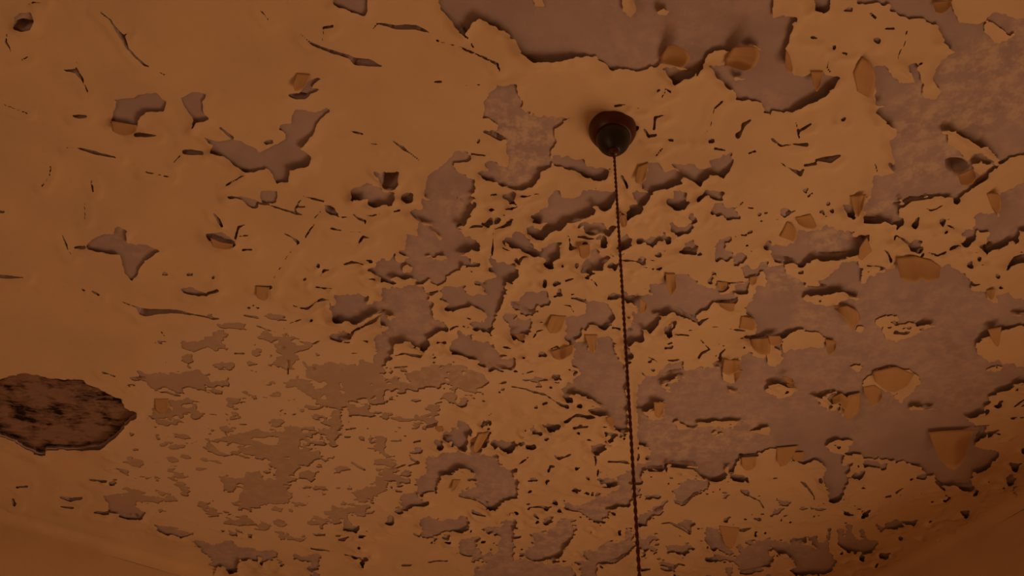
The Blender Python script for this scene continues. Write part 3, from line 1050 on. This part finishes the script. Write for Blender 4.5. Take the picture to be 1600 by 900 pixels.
def poly_sd(pts, U, V):
    """signed distance, negative inside"""
    d2 = np.full(U.shape, 1e9, dtype=np.float32); ins = np.zeros(U.shape, dtype=bool)
    n = len(pts)
    for k in range(n):
        (ax, ay), (bx, by) = pts[k][:2], pts[(k + 1) % n][:2]
        ex, ey = bx - ax, by - ay
        L = ex * ex + ey * ey
        if L < 1e-9: continue
        wx, wy = U - ax, V - ay
        t = np.clip((wx * ex + wy * ey) / L, 0, 1)
        d2 = np.minimum(d2, (wx - t * ex) ** 2 + (wy - t * ey) ** 2)
        c = (ay > V) != (by > V)
        if ey != 0: ins ^= c & (U < ex * (V - ay) / ey + ax)
    d = np.sqrt(d2)
    return np.where(ins, -d, d)

CAP = 30.0
F = np.full(GX.shape, CAP, dtype=np.float32)
for pts in holes:
    w = window(pts, CAP); F[w] = np.minimum(F[w], poly_sd(pts, GU[w], GV[w]))
for pts in islands:
    w = window(pts, 12); F[w] = np.maximum(F[w], -poly_sd(pts, GU[w], GV[w]))
w = window(LATH, CAP)
LSD = np.full(GX.shape, CAP, dtype=np.float32); LSD[w] = poly_sd(LATH, GU[w], GV[w])
F = np.minimum(F, LSD)
FC = np.full(GX.shape, CAP, dtype=np.float32)     # cracks and pits
for pts in cracks:
    w = window(pts, CAP)
    U, V = GU[w], GV[w]
    for (ax, ay, aw), (bx, by, bw) in zip(pts[:-1], pts[1:]):
        ex, ey = bx - ax, by - ay; L = max(ex * ex + ey * ey, 1e-6)
        t = np.clip(((U - ax) * ex + (V - ay) * ey) / L, 0, 1)
        d = np.sqrt((U - ax - t * ex) ** 2 + (V - ay - t * ey) ** 2) - np.maximum(0.5 * (aw + t * (bw - aw)), 0.55)
        FC[w] = np.minimum(FC[w], d)
FD = np.full(GX.shape, CAP, dtype=np.float32)     # broken-away plaster; one hollow stands in for a flake's cast shadow
for pts in voids:
    w = window(pts, CAP); FD[w] = np.minimum(FD[w], poly_sd(pts, GU[w], GV[w]))
FB = np.full(GX.shape, CAP, dtype=np.float32)
for ((bx, by, rx, ry),) in blobs:
    w = window([(bx - rx, by - ry), (bx + rx, by + ry)], CAP)
    q = np.sqrt(((GU[w] - bx) / rx) ** 2 + ((GV[w] - by) / ry) ** 2)
    FB[w] = np.minimum(FB[w], (q - 1) * min(rx, ry))

w = window(FLAT, 60)
flatw = np.zeros(GX.shape, dtype=np.float32); flatw[w] = np.clip(0.5 - poly_sd(FLAT, GU[w], GV[w]) / 40.0, 0, 1)
dense = sstep(380, 700, GU + 0.35 * (GV - 200))
wash = np.zeros(GX.shape, dtype=np.float32)
for pts, s_ in WASHES:
    w = window(pts, 60); wash[w] = np.maximum(wash[w], s_ * np.clip(0.5 - poly_sd(pts, GU[w], GV[w]) / 30.0, 0, 1))
wash = np.maximum(wash, 0.35 * sstep(0.45, 0.65, fbm(GX, GY, 0.2, 3, 71)))
wash = np.maximum(wash, 0.5 * sstep(0, 60, GU - 1600))
# ragged edges
rag = (fbm(GX, GY, 0.016, 3, 1) - 0.5) * 2
rag = rag * 0.75 + (fbm(GX, GY, 0.0075, 2, 3) - 0.5) * 1.9
fray = np.maximum(flatw, 0.75 * np.clip(wash * 1.6 - 0.5, 0, 1))
F = F + rag * (1.7 + 2.2 * dense) + (fbm(GX, GY * 1.25, 0.013, 3, 91) - 0.5) * 13.0 * fray
F = F - 1.5 * sstep(560, 700, GU) * sstep(200, 300, GV) * sstep(1330, 1180, GU) * sstep(700, 620, GV)
FH = F.copy()
FC = FC + (fbm(GX, GY, 0.008, 2, 5) - 0.5) * 2.0
FD = FD + rag * 1.5
F = np.minimum(np.minimum(np.minimum(F, FD), FC), FB + 0.6 + rag * 3.2)
# worn speckle in the rubbed zone, and more peeling beyond the frame
n1 = fbm(GX, GY * 1.5, 0.045, 4, 11)
n2 = fbm(GX, GY, 0.075, 4, 23)
F = np.where(flatw > 0.02, np.minimum(F, 0.45 * (fbm(GX, GY * 1.25, 0.013, 3, 91) - 0.5) * 13 * flatw + (0.68 - 0.04 * flatw + (1 - flatw) * 0.2 - n1) * 80), F)
dd = sstep(620, 760, GU) * sstep(230, 330, GV)
F = np.where(dd > 0.02, np.minimum(F, (0.755 + (1 - dd) * 0.3 - fbm(GX, GY, 0.026, 3, 31)) * 60), F)
out = np.maximum(np.maximum(-GU, GU - 1600), -GV)
F = F + (fbm(GX, GY, 0.07, 4, 97) - 0.5) * 95 * sstep(0, 30, np.maximum(out, GV - 902))
ow = sstep(2, 40, out) * np.where(GU < 0, 0.0, 1.0)
F = np.where(ow > 0.02, np.minimum(F, (0.56 + (1 - ow) * 0.25 - n2) * 120), F)
F = F + 160 * sstep(48, 78, out + 14 * (fbm(GX, GY, 0.05, 3, 99) - .5))    # sound paint beyond
F = np.where(np.abs(F) < 1e-4, 1e-3, F).astype(np.float32)

def blur(A, n):
    for _ in range(n):
        B = A.copy(); B[1:] += A[:-1]; B[:-1] += A[1:]; B[0] += A[0]; B[-1] += A[-1]
        A = B / 3; B = A.copy(); B[:, 1:] += A[:, :-1]; B[:, :-1] += A[:, 1:]; B[:, 0] += A[:, 0]; B[:, -1] += A[:, -1]
        A = B / 3
    return A
Fs = blur(np.clip(F, -8, CAP), 3)
gyy, gxx = np.gradient(Fs)
facing = gyy / (np.sqrt(gyy ** 2 + gxx ** 2) + 0.15)         # far edge of a bare patch: the side that has come away
facing = blur(facing, 3)
amp = 0.0016 + (0.0075 + 0.0045 * dense) * sstep(0.30, 0.64, fbm(GX, GY, 0.12, 3, 41))
amp = amp * (0.28 + 0.72 * sstep(-0.4, 0.7, facing))
amp = amp * (1 - 0.85 * flatw)
only_crack = sstep(10, 3, FC) * (1 - sstep(16, 6, FH))
amp = amp * (1 - 0.65 * only_crack)
only_pit = sstep(10, 3, FB) * (1 - sstep(16, 6, np.minimum(FH, FC)))
amp = amp * (1 - 0.75 * only_pit)
RR = 13 + 12 * fbm(GX, GY, 0.15, 2, 47)
lift = amp * np.clip(1 - np.maximum(F, 0) / RR, 0, 1) ** 1.3
lift = blur(lift, 1)
lift = lift + 0.0012 * fbm(GX, GY, 0.14, 2, 53) + 0.0003 * fbm(GX, GY, 0.02, 2, 57) * dense
TH = 0.0009
ZP = (H - 0.0014 * (1 - 0.65 * flatw) - lift).astype(np.float32)       # visible face of the paint
groove = 0.013 * np.clip(-(FC - 0.2) / 1.6, 0, 1) * (1 - 0.6 * flatw)
groove = np.maximum(groove, 0.024 * sstep(0.5, -4.0, FD))
ZS = (H + groove - 0.0005 * (fbm(GX, GY, 0.02, 3, 61) - .5)).astype(np.float32)

# ------------------------------------------------------------------ cut the lattice along the outlines
VN = (nx + 1) * (ny + 1)
def cut(Fld, cells):
    jj, ii = np.nonzero(cells)
    a = jj * (nx + 1) + ii; b_ = a + 1; c_ = a + nx + 1; d_ = c_ + 1
    flip = (ii + jj) % 2 == 0
    T = np.concatenate([np.stack([a, np.where(flip, d_, c_), b_], 1),
                        np.stack([np.where(flip, a, b_), c_, d_], 1)])
    # every triangle wound so that its face looks down
    f = Fld.ravel()
    pos = f[T] > 0
    cnt = pos.sum(1)
    full = T[cnt == 3]
    tris = [full]; segs = []; ekeys = []
    def roll(Tm, first):                           # rotate so that the odd vertex comes first
        r = np.arange(len(Tm)); return np.stack([Tm[r, first], Tm[r, (first + 1) % 3], Tm[r, (first + 2) % 3]], 1)
    one = T[cnt == 1]; one = roll(one, np.argmax(pos[cnt == 1], 1))
    two = T[cnt == 2]; two = roll(two, np.argmin(pos[cnt == 2], 1))
    key = lambda p, q: np.minimum(p, q).astype(np.int64) * VN + np.maximum(p, q)
    k1 = key(one[:, 0], one[:, 1]); k2 = key(one[:, 0], one[:, 2])
    k3 = key(two[:, 0], two[:, 1]); k4 = key(two[:, 0], two[:, 2])
    uk, inv = np.unique(np.concatenate([k1, k2, k3, k4]), return_inverse=True)
    n1_, n3_ = len(k1), len(k3)
    e1 = VN + inv[:n1_]; e2 = VN + inv[n1_:2 * n1_]; e3 = VN + inv[2 * n1_:2 * n1_ + n3_]; e4 = VN + inv[2 * n1_ + n3_:]
    tris.append(np.stack([one[:, 0], e1, e2], 1))
    tris.append(np.stack([e3, two[:, 1], two[:, 2]], 1)); tris.append(np.stack([e3, two[:, 2], e4], 1))
    segs = np.concatenate([np.stack([e1, e2], 1), np.stack([e4, e3], 1)])
    pa, pb = uk // VN, uk % VN
    t = f[pa] / (f[pa] - f[pb])
    seg_own = np.concatenate([one[:, 0], two[:, 1]])
    tri_own = np.concatenate([full[:, 0], one[:, 0], two[:, 1], two[:, 1]])
    return np.concatenate(tris), tri_own, segs, seg_own, pa, pb, t
def on_verts(A, pa, pb, t):
    a = A.ravel(); return np.concatenate([a, a[pa] * (1 - t) + a[pb] * t])

def label_runs(mask):
    """4-connected pieces of a boolean lattice"""
    lab = np.full(mask.shape, -1, dtype=np.int32); par = []
    def find(q):
        while par[q] != q: par[q] = par[par[q]]; q = par[q]
        return q
    prev = []
    for j in range(mask.shape[0]):
        m = np.concatenate(([0], mask[j].astype(np.int8), [0])); d = np.diff(m)
        st, en = np.nonzero(d == 1)[0], np.nonzero(d == -1)[0]
        cur = []; k = 0
        for s_, e_ in zip(st.tolist(), en.tolist()):
            q = len(par); par.append(q); cur.append((s_, e_, q)); lab[j, s_:e_] = q
            while k < len(prev) and prev[k][1] <= s_: k += 1
            kk = k
            while kk < len(prev) and prev[kk][0] < e_:
                ra, rb = find(q), find(prev[kk][2])
                if ra != rb: par[max(ra, rb)] = min(ra, rb)
                kk += 1
        prev = cur
    root = np.array([find(q) for q in range(len(par))] + [-1], dtype=np.int32)
    return root[lab]

# ------------------------------------------------------------------ ceiling: bare plaster, with the hole to the scratch coat
LF = (LSD + rag * 1.5 + 2.0).astype(np.float32); LF = np.where(np.abs(LF) < 1e-4, 1e-3, LF)
near = F < 14
cellnear = near[:-1, :-1] | near[1:, :-1] | near[:-1, 1:] | near[1:, 1:]
tris, own, segs, sown, pa, pb, t = cut(LF, cellmask & cellnear)
vx, vy, vz, vw, vq = [on_verts(A, pa, pb, t) for A in (GX, GY, ZS, wash, flatw)]
used, inv = np.unique(np.concatenate([tris.ravel(), segs.ravel()]), return_inverse=True)
tr = inv[:tris.size].reshape(-1, 3); sg = inv[tris.size:].reshape(-1, 2)
vv = np.stack([vx[used], vy[used], vz[used]], 1)
n0 = len(vv); ring = np.unique(sg)
deep = vv.copy(); lc = np.mean([unproj(*p_)[:2] for p_ in LATH], axis=0)
deep[:, :2] = lc + (deep[:, :2] - lc) * 1.07; deep[:, 2] = H + 0.016   # undercut
m_ = np.full(n0, -1); m_[ring] = n0 + np.arange(len(ring))
verts = np.concatenate([vv, deep[ring]])
quads = np.stack([sg[:, 1], sg[:, 0], m_[sg[:, 0]], m_[sg[:, 1]]], 1)
# the slab above it reaches over the whole room
ROOM_L, ROOM_R = 4.6, 4.4
pA = CORNER; pB = CORNER + LD * ROOM_L; pD = CORNER + RD * ROOM_R; pC = pB + RD * ROOM_R
slab = []
for z in (H + 0.03, H + 0.16):
    for q in (pA, pB, pC, pD):
        cq = (pA + pC) / 2; e = (q - cq) * 1.06 + cq
        slab.append((e[0], e[1], z))
ns = len(verts)
slabf = np.array([(0, 1, 2, 3), (7, 6, 5, 4), (0, 4, 5, 1), (1, 5, 6, 2), (2, 6, 7, 3), (3, 7, 4, 0)]) + ns
verts = np.concatenate([verts, np.array(slab)])
wa = np.concatenate([vw[used], np.zeros(len(ring) + 8)])
ceiling = mesh_obj('ceiling', verts, [tr, quads, slabf], [M_PLASTER], attrs={'wash': wa, 'worn': np.concatenate([vq[used], np.zeros(len(ring) + 8)])},
                   smooth=np.concatenate([np.ones(len(tr)), np.zeros(len(quads) + 6)]))
tag(ceiling, 'bare mauve plaster ceiling showing where the cream paint has peeled off', 'ceiling', kind='structure')

# scratch coat behind the broken-out plaster at the left
q = [unproj(*p_) for p_ in LATH]
x0, x1 = min(p_[0] for p_ in q) - .03, max(p_[0] for p_ in q) + .03; y0, y1 = min(p_[1] for p_ in q) - .03, max(p_[1] for p_ in q) + .03
mx, my = np.meshgrid(np.arange(x0, x1, .004), np.arange(y0, y1, .004))
mz = H + 0.012 - 0.010 * (fbm(mx * 0.5, my * 1.8, 0.022, 4, 81) - 0.35) - 0.004 * (fbm(mx, my, 0.05, 2, 83) - .5)
mz = np.minimum(mz, H + 0.015); mz = np.where((mx < x0 + .006) | (my < y0 + .006), H + .013, mz)
r_, c_ = mx.shape
ix = np.arange(r_ * c_).reshape(r_, c_)
mesh_obj('scratch_coat', np.stack([mx.ravel(), my.ravel(), mz.ravel()], 1),
         [np.stack([ix[:-1, :-1].ravel(), ix[1:, :-1].ravel(), ix[1:, 1:].ravel(), ix[:-1, 1:].ravel()], 1)], [M_SCRATCH], ceiling, smooth=True)
ceiling.children[0]['label'] = 'dark brown fibrous scratch coat in the broken-out hole'

# ------------------------------------------------------------------ paint: every piece that has come free of the others is its own part
tris, own, segs, sown, pa, pb, t = cut(F, cellmask)
inreg = np.zeros(GX.shape, dtype=bool)
inreg[:-1, :-1] |= cellmask; inreg[1:, :-1] |= cellmask; inreg[:-1, 1:] |= cellmask; inreg[1:, 1:] |= cellmask
labels = label_runs((F > 0) & inreg).ravel()
vx, vy, vz, vf, vp = [on_verts(A, pa, pb, t) for A in (GX, GY, ZP, np.maximum(F, 0), flatw)]
tl = labels[own]; sl = labels[sown]
order = np.argsort(tl, kind='stable'); tris = tris[order]; tl = tl[order]
so = np.argsort(sl, kind='stable'); segs = segs[so]; sl = sl[so]
ids, first, counts = np.unique(tl, return_index=True, return_counts=True)
rank = np.argsort(-counts)
def paint_piece(name, tri, seg):
    used, inv = np.unique(np.concatenate([tri.ravel(), seg.ravel()]), return_inverse=True)
    tr = inv[:tri.size].reshape(-1, 3); sg = inv[tri.size:].reshape(-1, 2)
    v = np.stack([vx[used], vy[used], vz[used]], 1); n = len(v)
    nearv = vf[used] < 29
    btri = tr[nearv[tr].all(1)]
    bu_ = np.unique(np.concatenate([btri.ravel(), sg.ravel()])).astype(np.int64)
    mm_ = np.full(n, -1); mm_[bu_] = n + np.arange(len(bu_))
    bk = v[bu_].copy(); bk[:, 2] += TH
    rim0 = n + len(bu_)                              # own vertices for the rim, so that the face stays smooth
    ring = np.unique(sg); nr = len(ring)
    r1 = np.full(n, -1); r1[ring] = rim0 + np.arange(nr); r2 = np.full(n, -1); r2[ring] = rim0 + nr + np.arange(nr)
    rv = v[ring]; rv2 = rv.copy(); rv2[:, 2] += TH
    verts = np.concatenate([v, bk, rv, rv2])
    rq = np.stack([r1[sg[:, 1]], r1[sg[:, 0]], r2[sg[:, 0]], r2[sg[:, 1]]], 1) if len(sg) else np.zeros((0, 4), int)
    bt = mm_[btri][:, ::-1]
    mi = np.concatenate([np.zeros(len(tr)), np.ones(len(bt)), np.zeros(len(rq))])
    sm = np.concatenate([np.ones(len(tr)), np.ones(len(bt)), np.zeros(len(rq))])
    pal = np.zeros(len(verts)); pal[:n] = vp[used]
    return mesh_obj(name, verts, [tr, bt, rq], [M_PAINT, M_BACK], ceiling, mat_idx=mi, smooth=sm, attrs={'pale': pal})
KEEP = 290
small_t, small_s = [], []
for r, k in enumerate(rank):
    tri = tris[first[k]:first[k] + counts[k]]
    seg = segs[np.searchsorted(sl, ids[k]):np.searchsorted(sl, ids[k], 'right')]
    if counts[k] < 14: continue
    if r < KEEP:
        o = paint_piece('paint_sheet' if counts[k] > 12000 else 'paint_flake', tri, seg)
        if r == 0: o['label'] = 'largest cream paint sheet, cracked but still attached'
    else:
        small_t.append(tri); small_s.append(seg)
if small_t:
    o = paint_piece('paint_crumbs', np.concatenate(small_t), np.concatenate(small_s)); tag(o, kind='stuff')
print('paint pieces', len(ids), 'triangles', len(tris))

# beyond the fine lattice the paint runs on over the rest of the ceiling
wx0, wx1 = -3.3, 3.6
cxs = np.arange(math.floor((min(pA[0], pB[0], pC[0], pD[0])) / cs) * cs, max(pA[0], pB[0], pC[0], pD[0]) + cs, cs)
cys = np.arange(math.floor((min(pA[1], pB[1], pC[1], pD[1])) / cs) * cs, max(pA[1], pB[1], pC[1], pD[1]) + cs, cs)
vl, fl = [], []
c0 = CORNER
for yb in cys:
    run = None
    for xb in list(cxs) + [None]:
        ok = False
        if xb is not None:
            i = int(round((xb - X0) / cs)); j = int(round((yb - Y0) / cs))
            fine = 0 <= i < nbx and 0 <= j < nby and fineblk[j, i]
            mxx, myy = xb + cs / 2, yb + cs / 2
            al = np.linalg.solve(np.array([[LD[0], RD[0]], [LD[1], RD[1]]]), np.array([mxx, myy]) - c0)
            ok = (not fine) and -0.03 < al[0] < ROOM_L + .03 and -0.03 < al[1] < ROOM_R + .03
        if ok and run is None: run = xb
        if not ok and run is not None:
            e = (xb if xb is not None else cxs[-1] + cs)
            k = len(vl); z = H - 0.0025
            vl += [(run, yb, z), (run, yb + cs, z), (e, yb + cs, z), (e, yb, z)]
            fl.append((k, k + 1, k + 2, k + 3)); run = None
outer = mesh_obj('paint_sheet', vl, [np.array(fl)], [M_PAINT], ceiling, attrs={'pale': np.zeros(len(vl))})

# ------------------------------------------------------------------ walls with a small cove, window, floor
def wall(name, A, D, L, inward, label, hole=None):
    """hole: (s0, s1, z0, z1) opening along the wall"""
    R = 0.03
    nrm = np.array((-D[1], D[0])); nrm = nrm if nrm.dot(inward) > 0 else -nrm
    vs2, fs2 = [], []
    prof = []
    for k in range(7):
        a = k / 6 * math.pi / 2
        prof.append((R * (1 - math.sin(a)), H - 0.0018 - R * (1 - math.cos(a))))
    prof = [(R + .012, H - 0.0016)] + prof
    ss = np.arange(-0.1, L + 0.1001, 0.05)
    g = []
    for (o_, z) in prof:
        row = []
        for s_ in ss:
            w_ = 0.0015 * math.sin(s_ * 7.3 + z) + 0.001 * math.sin(s_ * 23.1)
            p_ = A + D * s_ + nrm * max(o_ + w_, 0); row.append(len(vs2)); vs2.append((p_[0], p_[1], z))
        g.append(row)
    for r0, r1 in zip(g[:-1], g[1:]):
        for k in range(len(ss) - 1): fs2.append((r0[k], r0[k + 1], r1[k + 1], r1[k]))
    top = H - 0.0018 - R
    def panel(s0, s1, z0, z1, off0=0.0, off1=None):
        k = len(vs2)
        for s_, z in ((s0, z0), (s1, z0), (s1, z1), (s0, z1)):
            p_ = A + D * s_; vs2.append((p_[0], p_[1], z))
        fs2.append((k, k + 1, k + 2, k + 3))
    if hole:
        s0, s1, z0, z1 = hole
        panel(-.1, s0, 0, top); panel(s1, L + .1, 0, top); panel(s0, s1, 0, z0); panel(s0, s1, z1, top)
        T_ = 0.22
        for (sa, za), (sb, zb) in (((s0, z0), (s1, z0)), ((s1, z0), (s1, z1)), ((s1, z1), (s0, z1)), ((s0, z1), (s0, z0))):
            k = len(vs2)
            for s_, z, o_ in ((sa, za, 0), (sb, zb, 0), (sb, zb, T_), (sa, za, T_)):
                p_ = A + D * s_ - nrm * o_; vs2.append((p_[0], p_[1], z))
            fs2.append((k, k + 1, k + 2, k + 3))
    else:
        panel(-.1, L + .1, 0, top)
    o = mesh_obj(name, vs2, [np.array(fs2)], [M_WALL], attrs={'pale': np.zeros(len(vs2))},
                 smooth=[k < (len(prof) - 1) * (len(ss) - 1) for k in range(len(fs2))])
    tag(o, label, 'wall', kind='structure')
    return nrm
mid = (pA + pC) / 2
WIN = (0.8, 2.5, 0.55, 1.95)
FILL_WIN = (1.3, 3.1, 0.45, 1.75)  # unseen second window, added to even out the ceiling light
nl = wall('wall_left', CORNER, LD, ROOM_L, mid - CORNER, 'plain cream painted wall meeting the ceiling at the lower left')
nr_ = wall('wall_right', CORNER, RD, ROOM_R, mid - CORNER, 'plain cream painted wall meeting the ceiling at the lower right', WIN)
nb = wall('wall_back', pB, RD, ROOM_R, mid - pB, 'plain cream painted wall behind the viewer', FILL_WIN)
wall('wall_near', pD, LD, ROOM_L, mid - pD, 'plain cream painted wall beside the viewer')
fq = [(q_[0], q_[1], 0.0) for q_ in ((pA - mid) * 1.08 + mid, (pB - mid) * 1.08 + mid, (pC - mid) * 1.08 + mid, (pD - mid) * 1.08 + mid)]
fq2 = [(a, b_, -0.1) for a, b_, _ in fq]
fo = mesh_obj('floor', fq + fq2, [np.array([(0, 1, 2, 3), (7, 6, 5, 4), (0, 4, 5, 1), (1, 5, 6, 2), (2, 6, 7, 3), (3, 7, 4, 0)])], [M_FLOOR])
tag(fo, 'brown board floor of the room below the ceiling', 'floor', kind='structure')

def box_dir(verts, faces, A, D, nrm, s0, s1, z0, z1, o0, o1):
    k = len(verts)
    for o_ in (o0, o1):
        for s_, z in ((s0, z0), (s1, z0), (s1, z1), (s0, z1)):
            p_ = A + D * s_ - nrm * o_; verts.append((p_[0], p_[1], z))
    faces += [tuple(k + i for i in f_) for f_ in ((0, 1, 2, 3), (7, 6, 5, 4), (0, 4, 5, 1), (1, 5, 6, 2), (2, 6, 7, 3), (3, 7, 4, 0))]
def window_unit(name, A, D, nrm, w_, label, power):
    s0, s1, z0, z1 = w_
    v_, f_ = [], []
    t_ = 0.06
    for a in ((s0, s1, z0, z0 + t_), (s0, s1, z1 - t_, z1), (s0, s0 + t_, z0 + t_, z1 - t_), (s1 - t_, s1, z0 + t_, z1 - t_)):
        box_dir(v_, f_, A, D, nrm, *a, 0.06, 0.12)
    o = mesh_obj(name, v_, [np.array(f_)], [M_FRAME]); tag(o, label, 'window', kind='structure')
    v2, f2 = [], []
    sm_ = (s0 + s1) / 2; zm = z0 + (z1 - z0) * .6
    box_dir(v2, f2, A, D, nrm, sm_ - .02, sm_ + .02, z0 + t_, z1 - t_, 0.07, 0.11)
    mesh_obj('mullion', v2, [np.array(f2)], [M_FRAME], o)
    li = bpy.data.lights.new('daylight_or_fill', 'AREA'); li.shape = 'RECTANGLE'; li.size = s1 - s0; li.size_y = z1 - z0
    li.energy = power; li.color = WIN_COLOR
    lo = bpy.data.objects.new('daylight_or_fill', li); col.objects.link(lo)
    pc = A + D * sm_ - nrm * 0.2
    zz = -Vector((nrm[0], nrm[1], 0)).normalized(); yy = Vector((0, 0, 1)); xx = yy.cross(zz)
    lo.matrix_world = Matrix(((xx.x, yy.x, zz.x, pc[0]), (xx.y, yy.y, zz.y, pc[1]), (xx.z, yy.z, zz.z, (z0 + z1) / 2), (0, 0, 0, 1)))
window_unit('window_1', CORNER, RD, nr_, WIN, 'painted window frame in the right wall', WIN_POWER)
window_unit('fill_window', pB, RD, nb, FILL_WIN, 'painted window frame added unseen behind the viewer for fill light', FILL_POWER)  # its lamp is added fill, not known daylight

# ------------------------------------------------------------------ curled flakes that hang from the ceiling
def resample(pts, n):
    p_ = np.array([q_[:2] for q_ in pts], dtype=float)
    d = np.concatenate(([0], np.cumsum(np.linalg.norm(np.diff(p_, axis=0), axis=1))))
    s_ = np.linspace(0, d[-1], n)
    return np.stack([np.interp(s_, d, p_[:, 0]), np.interp(s_, d, p_[:, 1])], 1)
rs = np.random.RandomState(3)
for fi, (hp, fp, drop) in enumerate(flaps):
    n, m = 13, 9
    hh, ff = resample(hp, n), resample(fp, n)
    G = np.zeros((m, n, 3))
    size = np.hypot(*(ff.mean(0) - hh.mean(0)))
    sag = rs.uniform(-0.25, 0.35, 2)
    for i in range(n):
        a_ = unproj(hh[i, 0], hh[i, 1], H)
        ji = min(max(int((a_[1] - Y0) / STEP), 0), ny); ii_ = min(max(int((a_[0] - X0) / STEP), 0), nx)
        zh = float(ZP[max(ji - 3, 0):ji + 4, max(ii_ - 3, 0):ii_ + 4].min()) - 0.0008
        a_ = unproj(hh[i, 0], hh[i, 1], zh)
        x_ = i / (n - 1)
        dr = drop * (1 + sag[0] * (x_ - .5) * 2 * .5 - 0.25 * (2 * x_ - 1) ** 2)
        jit = (fbm(np.array(fi * 7.1 + x_ * 0.9), np.array(fi * 1.7), 0.35, 2, 5) - .5) * size * 0.22
        jit -= 0.30 * size * abs(2 * x_ - 1) ** 2.6
        e_ = ff[i] + (ff[i] - hh[i]) / max(np.hypot(*(ff[i] - hh[i])), 1e-6) * jit
        b2 = unproj(e_[0], e_[1], zh - dr)
        for k in range(m):
            s_ = k / (m - 1)
            p_ = a_ * (1 - s_) + b2 * s_
            lin = p_[2]
            p_[2] = zh - dr * s_ ** 1.5
            G[k, i] = p_
    # round the free corners a little
    for k in range(m):
        s_ = k / (m - 1); nar = 0.05 * s_ ** 3
        c_ = G[k].mean(0); G[k] = c_ + (G[k] - c_) * (1 - nar)
    du = np.gradient(G, axis=1); dv = np.gradient(G, axis=0)
    nn = np.cross(du, dv); nn /= np.maximum(np.linalg.norm(nn, axis=2, keepdims=True), 1e-9)
    flipn = np.where(nn[..., 2:3].mean() > 0, -1, 1); nn = nn * flipn       # looks down
    Bk = G - nn * 0.0008
    ix = np.arange(m * n).reshape(m, n)
    fr = np.stack([ix[:-1, :-1].ravel(), ix[:-1, 1:].ravel(), ix[1:, 1:].ravel(), ix[1:, :-1].ravel()], 1)
    bk = fr[:, ::-1] + m * n
    loop = np.concatenate([ix[0, :], ix[1:, -1], ix[-1, -2::-1], ix[-2:0:-1, 0]])
    nx_ = np.roll(loop, -1)
    rim = np.stack([loop, loop + m * n, nx_ + m * n, nx_], 1)
    V_ = np.concatenate([G.reshape(-1, 3), Bk.reshape(-1, 3)])
    mi = [0] * len(fr) + [1] * len(bk) + [0] * len(rim)
    mesh_obj('curled_flake', V_, [fr, bk, rim], [M_CURL, M_BACK], ceiling, mat_idx=mi, smooth=[1] * (len(fr) + len(bk)) + [0] * len(rim),
             attrs={'pale': np.zeros(len(V_))})

# ------------------------------------------------------------------ ceiling rose and its flex
def lathe(name, prof, mat, parent, seg=48, smooth=True):
    v_, f_ = [], []
    for r, z in prof:
        for k in range(seg):
            a = 2 * math.pi * k / seg; v_.append((r * math.cos(a), r * math.sin(a), z))
    for j in range(len(prof) - 1):
        for k in range(seg):
            k2 = (k + 1) % seg
            f_.append((j * seg + k, j * seg + k2, (j + 1) * seg + k2, (j + 1) * seg + k))
    return mesh_obj(name, v_, [np.array(f_)], [mat], parent, smooth=smooth)
rp = unproj(957, 200)
rose = bpy.data.objects.new('ceiling_rose', None); col.objects.link(rose)
rose.location = (rp[0], rp[1], H - 0.002)
tag(rose, 'dark brown bakelite ceiling rose with a black conical cover', 'ceiling rose')
R0 = 0.0395
lathe('base', [(0.0005, 0.004), (R0 - .002, 0.004), (R0, 0.0), (R0, -0.006), (R0 - .0006, -0.0095), (R0 - .003, -0.0155), (R0 - .006, -0.0205),
               (R0 - .009, -0.0245), (R0 - .0105, -0.0255), (R0 - .0125, -.0245), (0.0005, -.0235)], M_BAKE, rose)
lathe('cover', [(0.0005, -0.0225), (0.0275, -0.0225), (0.0285, -0.0250), (0.0284, -0.0300), (0.0272, -0.0365), (0.0245, -0.0435), (0.0205, -0.0500),
                (0.0155, -0.0560), (0.0110, -0.0600), (0.0085, -0.0620), (0.0005, -0.0625)], M_BLACK, rose)
lathe('cord_grip', [(0.0005, -0.0605), (0.0080, -0.0612), (0.0088, -0.0635), (0.0078, -0.0670), (0.0050, -0.0705), (0.0005, -0.0712)], M_BAKE, rose)

cord = bpy.data.objects.new('pendant_cord', None); col.objects.link(cord)
cz0 = H - 0.002 - 0.068
cord.location = (rp[0], rp[1], cz0)
tag(cord, 'thin maroon twisted two-core flex hanging straight down from the ceiling rose', 'cord')
LEN, PITCH, HR, SR = 1.35, 0.021, 0.00095, 0.0014
for s in range(2):
    v_, f_ = [], []; rings = int(LEN / 0.0021); sg_ = 6
    for k in range(rings + 1):
        z = -LEN * k / rings; a = 2 * math.pi * (-z) / PITCH + s * math.pi
        cx_, cy_ = HR * math.cos(a), HR * math.sin(a)
        for q_ in range(sg_):
            b_ = 2 * math.pi * q_ / sg_; v_.append((cx_ + SR * math.cos(b_), cy_ + SR * math.sin(b_), z))
    for k in range(rings):
        for q_ in range(sg_):
            q2 = (q_ + 1) % sg_; f_.append((k * sg_ + q_, (k + 1) * sg_ + q_, (k + 1) * sg_ + q2, k * sg_ + q2))
    mesh_obj('strand', v_, [np.array(f_)], [M_CORD], cord, smooth=True)
